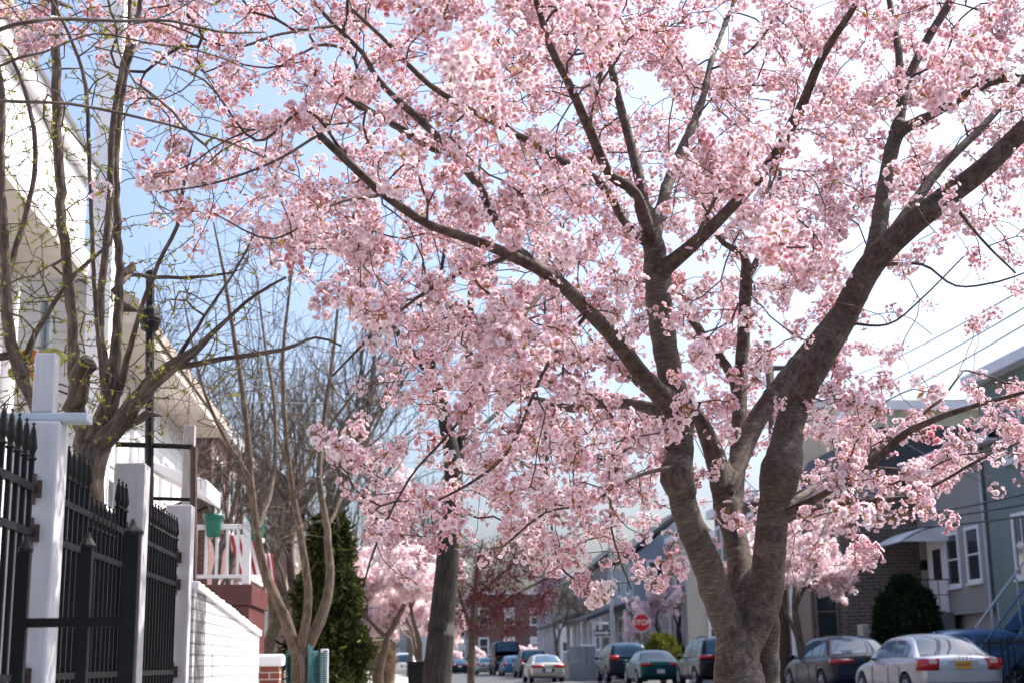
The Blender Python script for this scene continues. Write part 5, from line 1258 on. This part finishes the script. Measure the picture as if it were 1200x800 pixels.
pl, sp_l, tips_l = traced('plum_tree', 'young dark red leaved plum tree with a thin straight trunk', (at(553, 785, 34).x, 34, .14), [(552, 800, 34, 9), (553, 745, 34, 8)],
       ([(553, 745, 34, 7), (556, 700, 34, 6), (560, 660, 34, 4), (566, 632, 34, 2)], [(553, 742, 34, 5), (540, 700, 33.8, 4), (530, 660, 33.6, 2)], [(554, 730, 34, 5), (585, 706, 34.2, 4), (615, 690, 34.4, 3), (640, 678, 34.5, 2)], [(556, 700, 34, 4), (590, 670, 33.6, 3), (615, 650, 33.3, 2)], [(553, 740, 34, 4), (580, 732, 33.4, 3), (620, 722, 33, 2)]),
       330, (583, 686, 72, 58), (32.3, 35.7), BROWNBARK, wf=1, tip=.005, maxlen=1.2, sd=6)
gp_ = np.random.default_rng(8); Pp = np.array(sp_l.p); tt_ = np.where(np.array(sp_l.r) < .012)[0]; Pp = Pp[gp_.choice(tt_, 3400)]+gp_.normal(0, .06, (3400, 3))
scatter('leaves', [leaf_proto(gl, 6, .05, .05) for _ in range(6)], Pp, gp_.uniform(.7, 1.4, len(Pp)), [PLUM], pl, gp_, .8)
def bush(name, label, base, rx, rz, mat, n, L_, cat='bush', seed=3, cone=False, w_=.45, trunk=True, core=None):
    o = empty(name, base, 0, label, cat); g = np.random.default_rng(seed)
    P = g.normal(0, 1, (n, 3)); P /= np.linalg.norm(P, axis=1)[:, None]; rr = g.uniform(.55, 1, n)**.4
    lump = 1+.08*np.sin(P[:, 0]*7+seed)*np.sin(P[:, 2]*6)+.05*np.sin(P[:, 1]*13)
    if cone:
        h = g.random(n)**.75; a = g.uniform(0, 6.283, n); wd_ = (np.clip(1.12-h, 0, 1)**.7)*np.clip(h*9, .5, 1)*(1+.18*np.sin(h*23+a*2)+.12*np.sin(a*5+h*9)); q = np.sqrt(g.uniform(.35, 1, n))
        P = np.stack([np.cos(a)*rx*wd_*q, np.sin(a)*rx*wd_*q, .15+h*rz*2], -1)
    else: P = P*(rr*lump)[:, None]*np.array((rx, rx, rz))+np.array((0, 0, rz*.98))
    P = P[P[:, 2] > .03]
    scatter('foliage', [leaf_proto(g, 7, L_, L_*.35, w_) for _ in range(8)], P, g.uniform(.7, 1.3, len(P)), [mat], o, g, .8)
    m = MB()
    m.tube([(0, 0, -.05), (0, 0, rz*1.2)], [.06, .03], 8)
    for k in range(14):
        a = k*2.4; m.tube([(0, 0, .1+.03*k), (math.cos(a)*rx*.4, math.sin(a)*rx*.4, rz*(.5+.06*k)), (math.cos(a)*rx*.7, math.sin(a)*rx*.7, rz*(.7+.07*k))], [.03, .02, .008], 5)
    m.build('stems', DARKBARK, o, True); return o
DGREEN = leaf_mat('evergreen_leaf', [(0, (.008, .016, .008)), (.7, (.018, .034, .014)), (1, (.035, .055, .022))], .1)
CEDAR = leaf_mat('cedar_leaf', [(0, (.016, .022, .010)), (.6, (.045, .055, .020)), (1, (.11, .11, .035))], .15)
YGREEN = leaf_mat('yellow_green_leaf', [(0, (.06, .07, .012)), (.7, (.15, .16, .03)), (1, (.22, .21, .05))], .25)
c = at(1066, 765, 37); bush('round_evergreen', 'big dark round clipped evergreen in front of the brick side wall', (c.x, 37, .14), .93, 1.55, DGREEN, 5200, .075, seed=5)
c = at(392, 775, 24); bush('cedar', 'dark columnar cedar behind the bare forked tree', (c.x-.1, 24, .14), .70, 1.62, CEDAR, 4600, .13, 'tree', 6, True, .3)
c = at(777, 765, 72); bush('round_bush', 'round yellow green bush behind the teal green sedan', (c.x, 72.4, .14), .95, 1.15, YGREEN, 1800, .11, seed=7)
c = at(448, 785, 60); bush('dry_shrub', 'dry tan shrub on the left pavement between the walkers and the white car', (c.x, 60, .14), .55, 1.0, leaf_mat('dry_leaf', [(0, (.12, .08, .05)), (1, (.30, .22, .15))], .2), 900, .12, seed=8, w_=.12)
c = at(730, 760, 80); bush('dark_hedge', 'dark low hedge before the white columned porch', (c.x, 79, .14), .75, .62, DGREEN, 900, .11, seed=9)
c = at(683, 780, 77); gf = empty('metal_fence', (c.x, 77, .14), 0, 'grey corrugated metal fence with a pale top rail right of the champagne sedan', 'fence')
gm = MB()
for k in range(12): gm.box(-.72+k*.12, -.62+k*.12, -.02, .02+.02*(k % 2), 0, 1.75)
gm.build('sheet', M('grey_sheet_metal', (.17, .19, .21), .5, .2, 4), gf); MB().box(-.1, .76, -.05, .06, 1.76, 1.86).build('top_rail', WHITE, gf)
# ------------------------------------------------------------------ small things on the far left pavement
BIN = M('black_bin_plastic', (.010, .010, .011), .75, .2, 8, spec=.15); DGB = M('dark_green_bin_plastic', (.01, .05, .045), .5, .2, 8)
def wheelie(px, Y, h, wd, mat, label):
    c = at(px, 790, Y); o = empty('wheeled_bin', (c.x, Y, .14), 0, label, 'bin')
    m = MB(); a, b = wd*.42, wd*.5
    m.add([(-a, -a, .06), (a, -a, .06), (a, a, .06), (-a, a, .06), (-b, -b, h), (b, -b, h), (b, b, h), (-b, b, h)], [(0, 3, 2, 1), (4, 5, 6, 7), (0, 1, 5, 4), (1, 2, 6, 5), (2, 3, 7, 6), (3, 0, 4, 7)]); m.build('body', mat, o, bevel=.02)
    MB().box(-b-.03, b+.03, -b-.05, b+.03, h+.003, h+.06).build('lid', mat, o, bevel=.02)
    for s in (-1, 1): MB().lathe([(.1, -.03), (.1, .03)], (s*a, a+.05, .1), 12, 'x').build('wheel', RUBBER, o)
    return o
wheelie(487, 38, 1.0, .42, BIN, 'black wheeled bin beside the dark leaning trunk')
wheelie(408, 62, .72, .45, DGB, 'dark green bin at the foot of the dark cedar')
c = at(440, 797, 70); hy = empty('fire_hydrant', (c.x, 70, .14), 0, 'bright yellow green hydrant on the left pavement', 'hydrant')
HYM = M('lime_paint', (.42, .55, .02), .5, .1, 6)
MB().lathe([(.14, 0), (.14, .06), (.10, .07), (.10, .50), (.13, .52), (.12, .60), (.06, .68), (.03, .70), (.03, .74)], n=14).build('barrel', HYM, hy, True)
for s in (-1, 1): MB().lathe([(.05, min(s*.09, s*.16)), (.05, max(s*.09, s*.16))], (0, 0, .42), 10, 'x').build('nozzle', HYM, hy)
SKIN = M('skin', (.45, .28, .20), .6, .1, 10); HAIRM = M('dark_hair', (.03, .02, .015), .7, .3, 30)
def person(px, Y, top, legs, label, hgt=1.7, step=.25, z0=.14):
    c = at(px, 790, Y); o = empty('person', (c.x, Y, z0), R(8), label, 'person'); k = hgt/1.7
    V = [(0, 0, .92), (0, 0, 1.15), (0, -.01, 1.36), (0, 0, 1.46), (0, .01, 1.56), (0, .01, 1.68)]; E = [(0, 1), (1, 2), (2, 3), (3, 4), (4, 5)]; rd = [.145, .13, .15, .055, .085, .075]
    for s, st_ in ((-1, 1), (1, -1)):
        b = len(V); V += [(s*.10, 0, .86), (s*.11, st_*step*.5, .48), (s*.11, st_*step-.08*(st_ < 0), .09), (s*.11, st_*step+.14, .04)]; E += [(0, b), (b, b+1), (b+1, b+2), (b+2, b+3)]; rd += [.095, .065, .05, .045]
        b = len(V); V += [(s*.20, 0, 1.38), (s*.25, -st_*.08, 1.12), (s*.25, -st_*.02+.08, .88), (s*.245, -st_*.02+.11, .79)]; E += [(2, b), (b, b+1), (b+1, b+2), (b+2, b+3)]; rd += [.062, .05, .038, .035]
    me = bpy.data.meshes.new('body'); me.from_pydata([tuple(q*k for q in v) for v in V], E, []); bo_ = link('body', me, None, o)
    sk = bo_.modifiers.new('skin', 'SKIN'); ss2 = bo_.modifiers.new('sub', 'SUBSURF'); ss2.levels = ss2.render_levels = 2
    for i, r_ in enumerate(rd): me.skin_vertices[0].data[i].radius = (r_*k, r_*k)
    me.skin_vertices[0].data[0].use_root = True
    m2 = bpy.data.meshes.new_from_object(bo_.evaluated_get(bpy.context.evaluated_depsgraph_get())); bo_.modifiers.clear(); bo_.data = m2
    for m_ in (top, legs, SKIN): m2.materials.append(m_)
    for p in m2.polygons:
        z = p.center.z/k; p.material_index = 2 if z > 1.46 else 0 if z > .9 else 1; p.use_smooth = True
        if abs(p.center.x) > .2*k and z < .86: p.material_index = 2
    MB().lathe([(.03, 1.775), (.085, 1.74), (.105, 1.67), (.10, 1.60), (.07, 1.56)], (0, -.015, 0), 12).build('hair', HAIRM, o, True).scale = (k, k, k)
    return o
person(427, 100, M('brown_jacket', (.20, .07, .05), .8, .2, 8), M('dark_trousers', (.03, .03, .04), .8, .2, 8), 'person in a reddish brown jacket walking on the left pavement')
person(413, 108, M('navy_coat', (.02, .04, .09), .8, .2, 8), bpy.data.materials['dark_trousers'], 'person in a dark blue coat on the left pavement behind the green bin', 1.68)
cc = at(419, 790, 96); oc = empty('traffic_cone', (cc.x, 96, .14), 0, 'small orange cone beside the walking people', 'cone')
MB().box(-.2, .2, -.2, .2, 0, .04).build('base', BLACKP, oc); MB().lathe([(.15, .041), (.03, .72)], n=14).build('cone', ORG, oc, True)
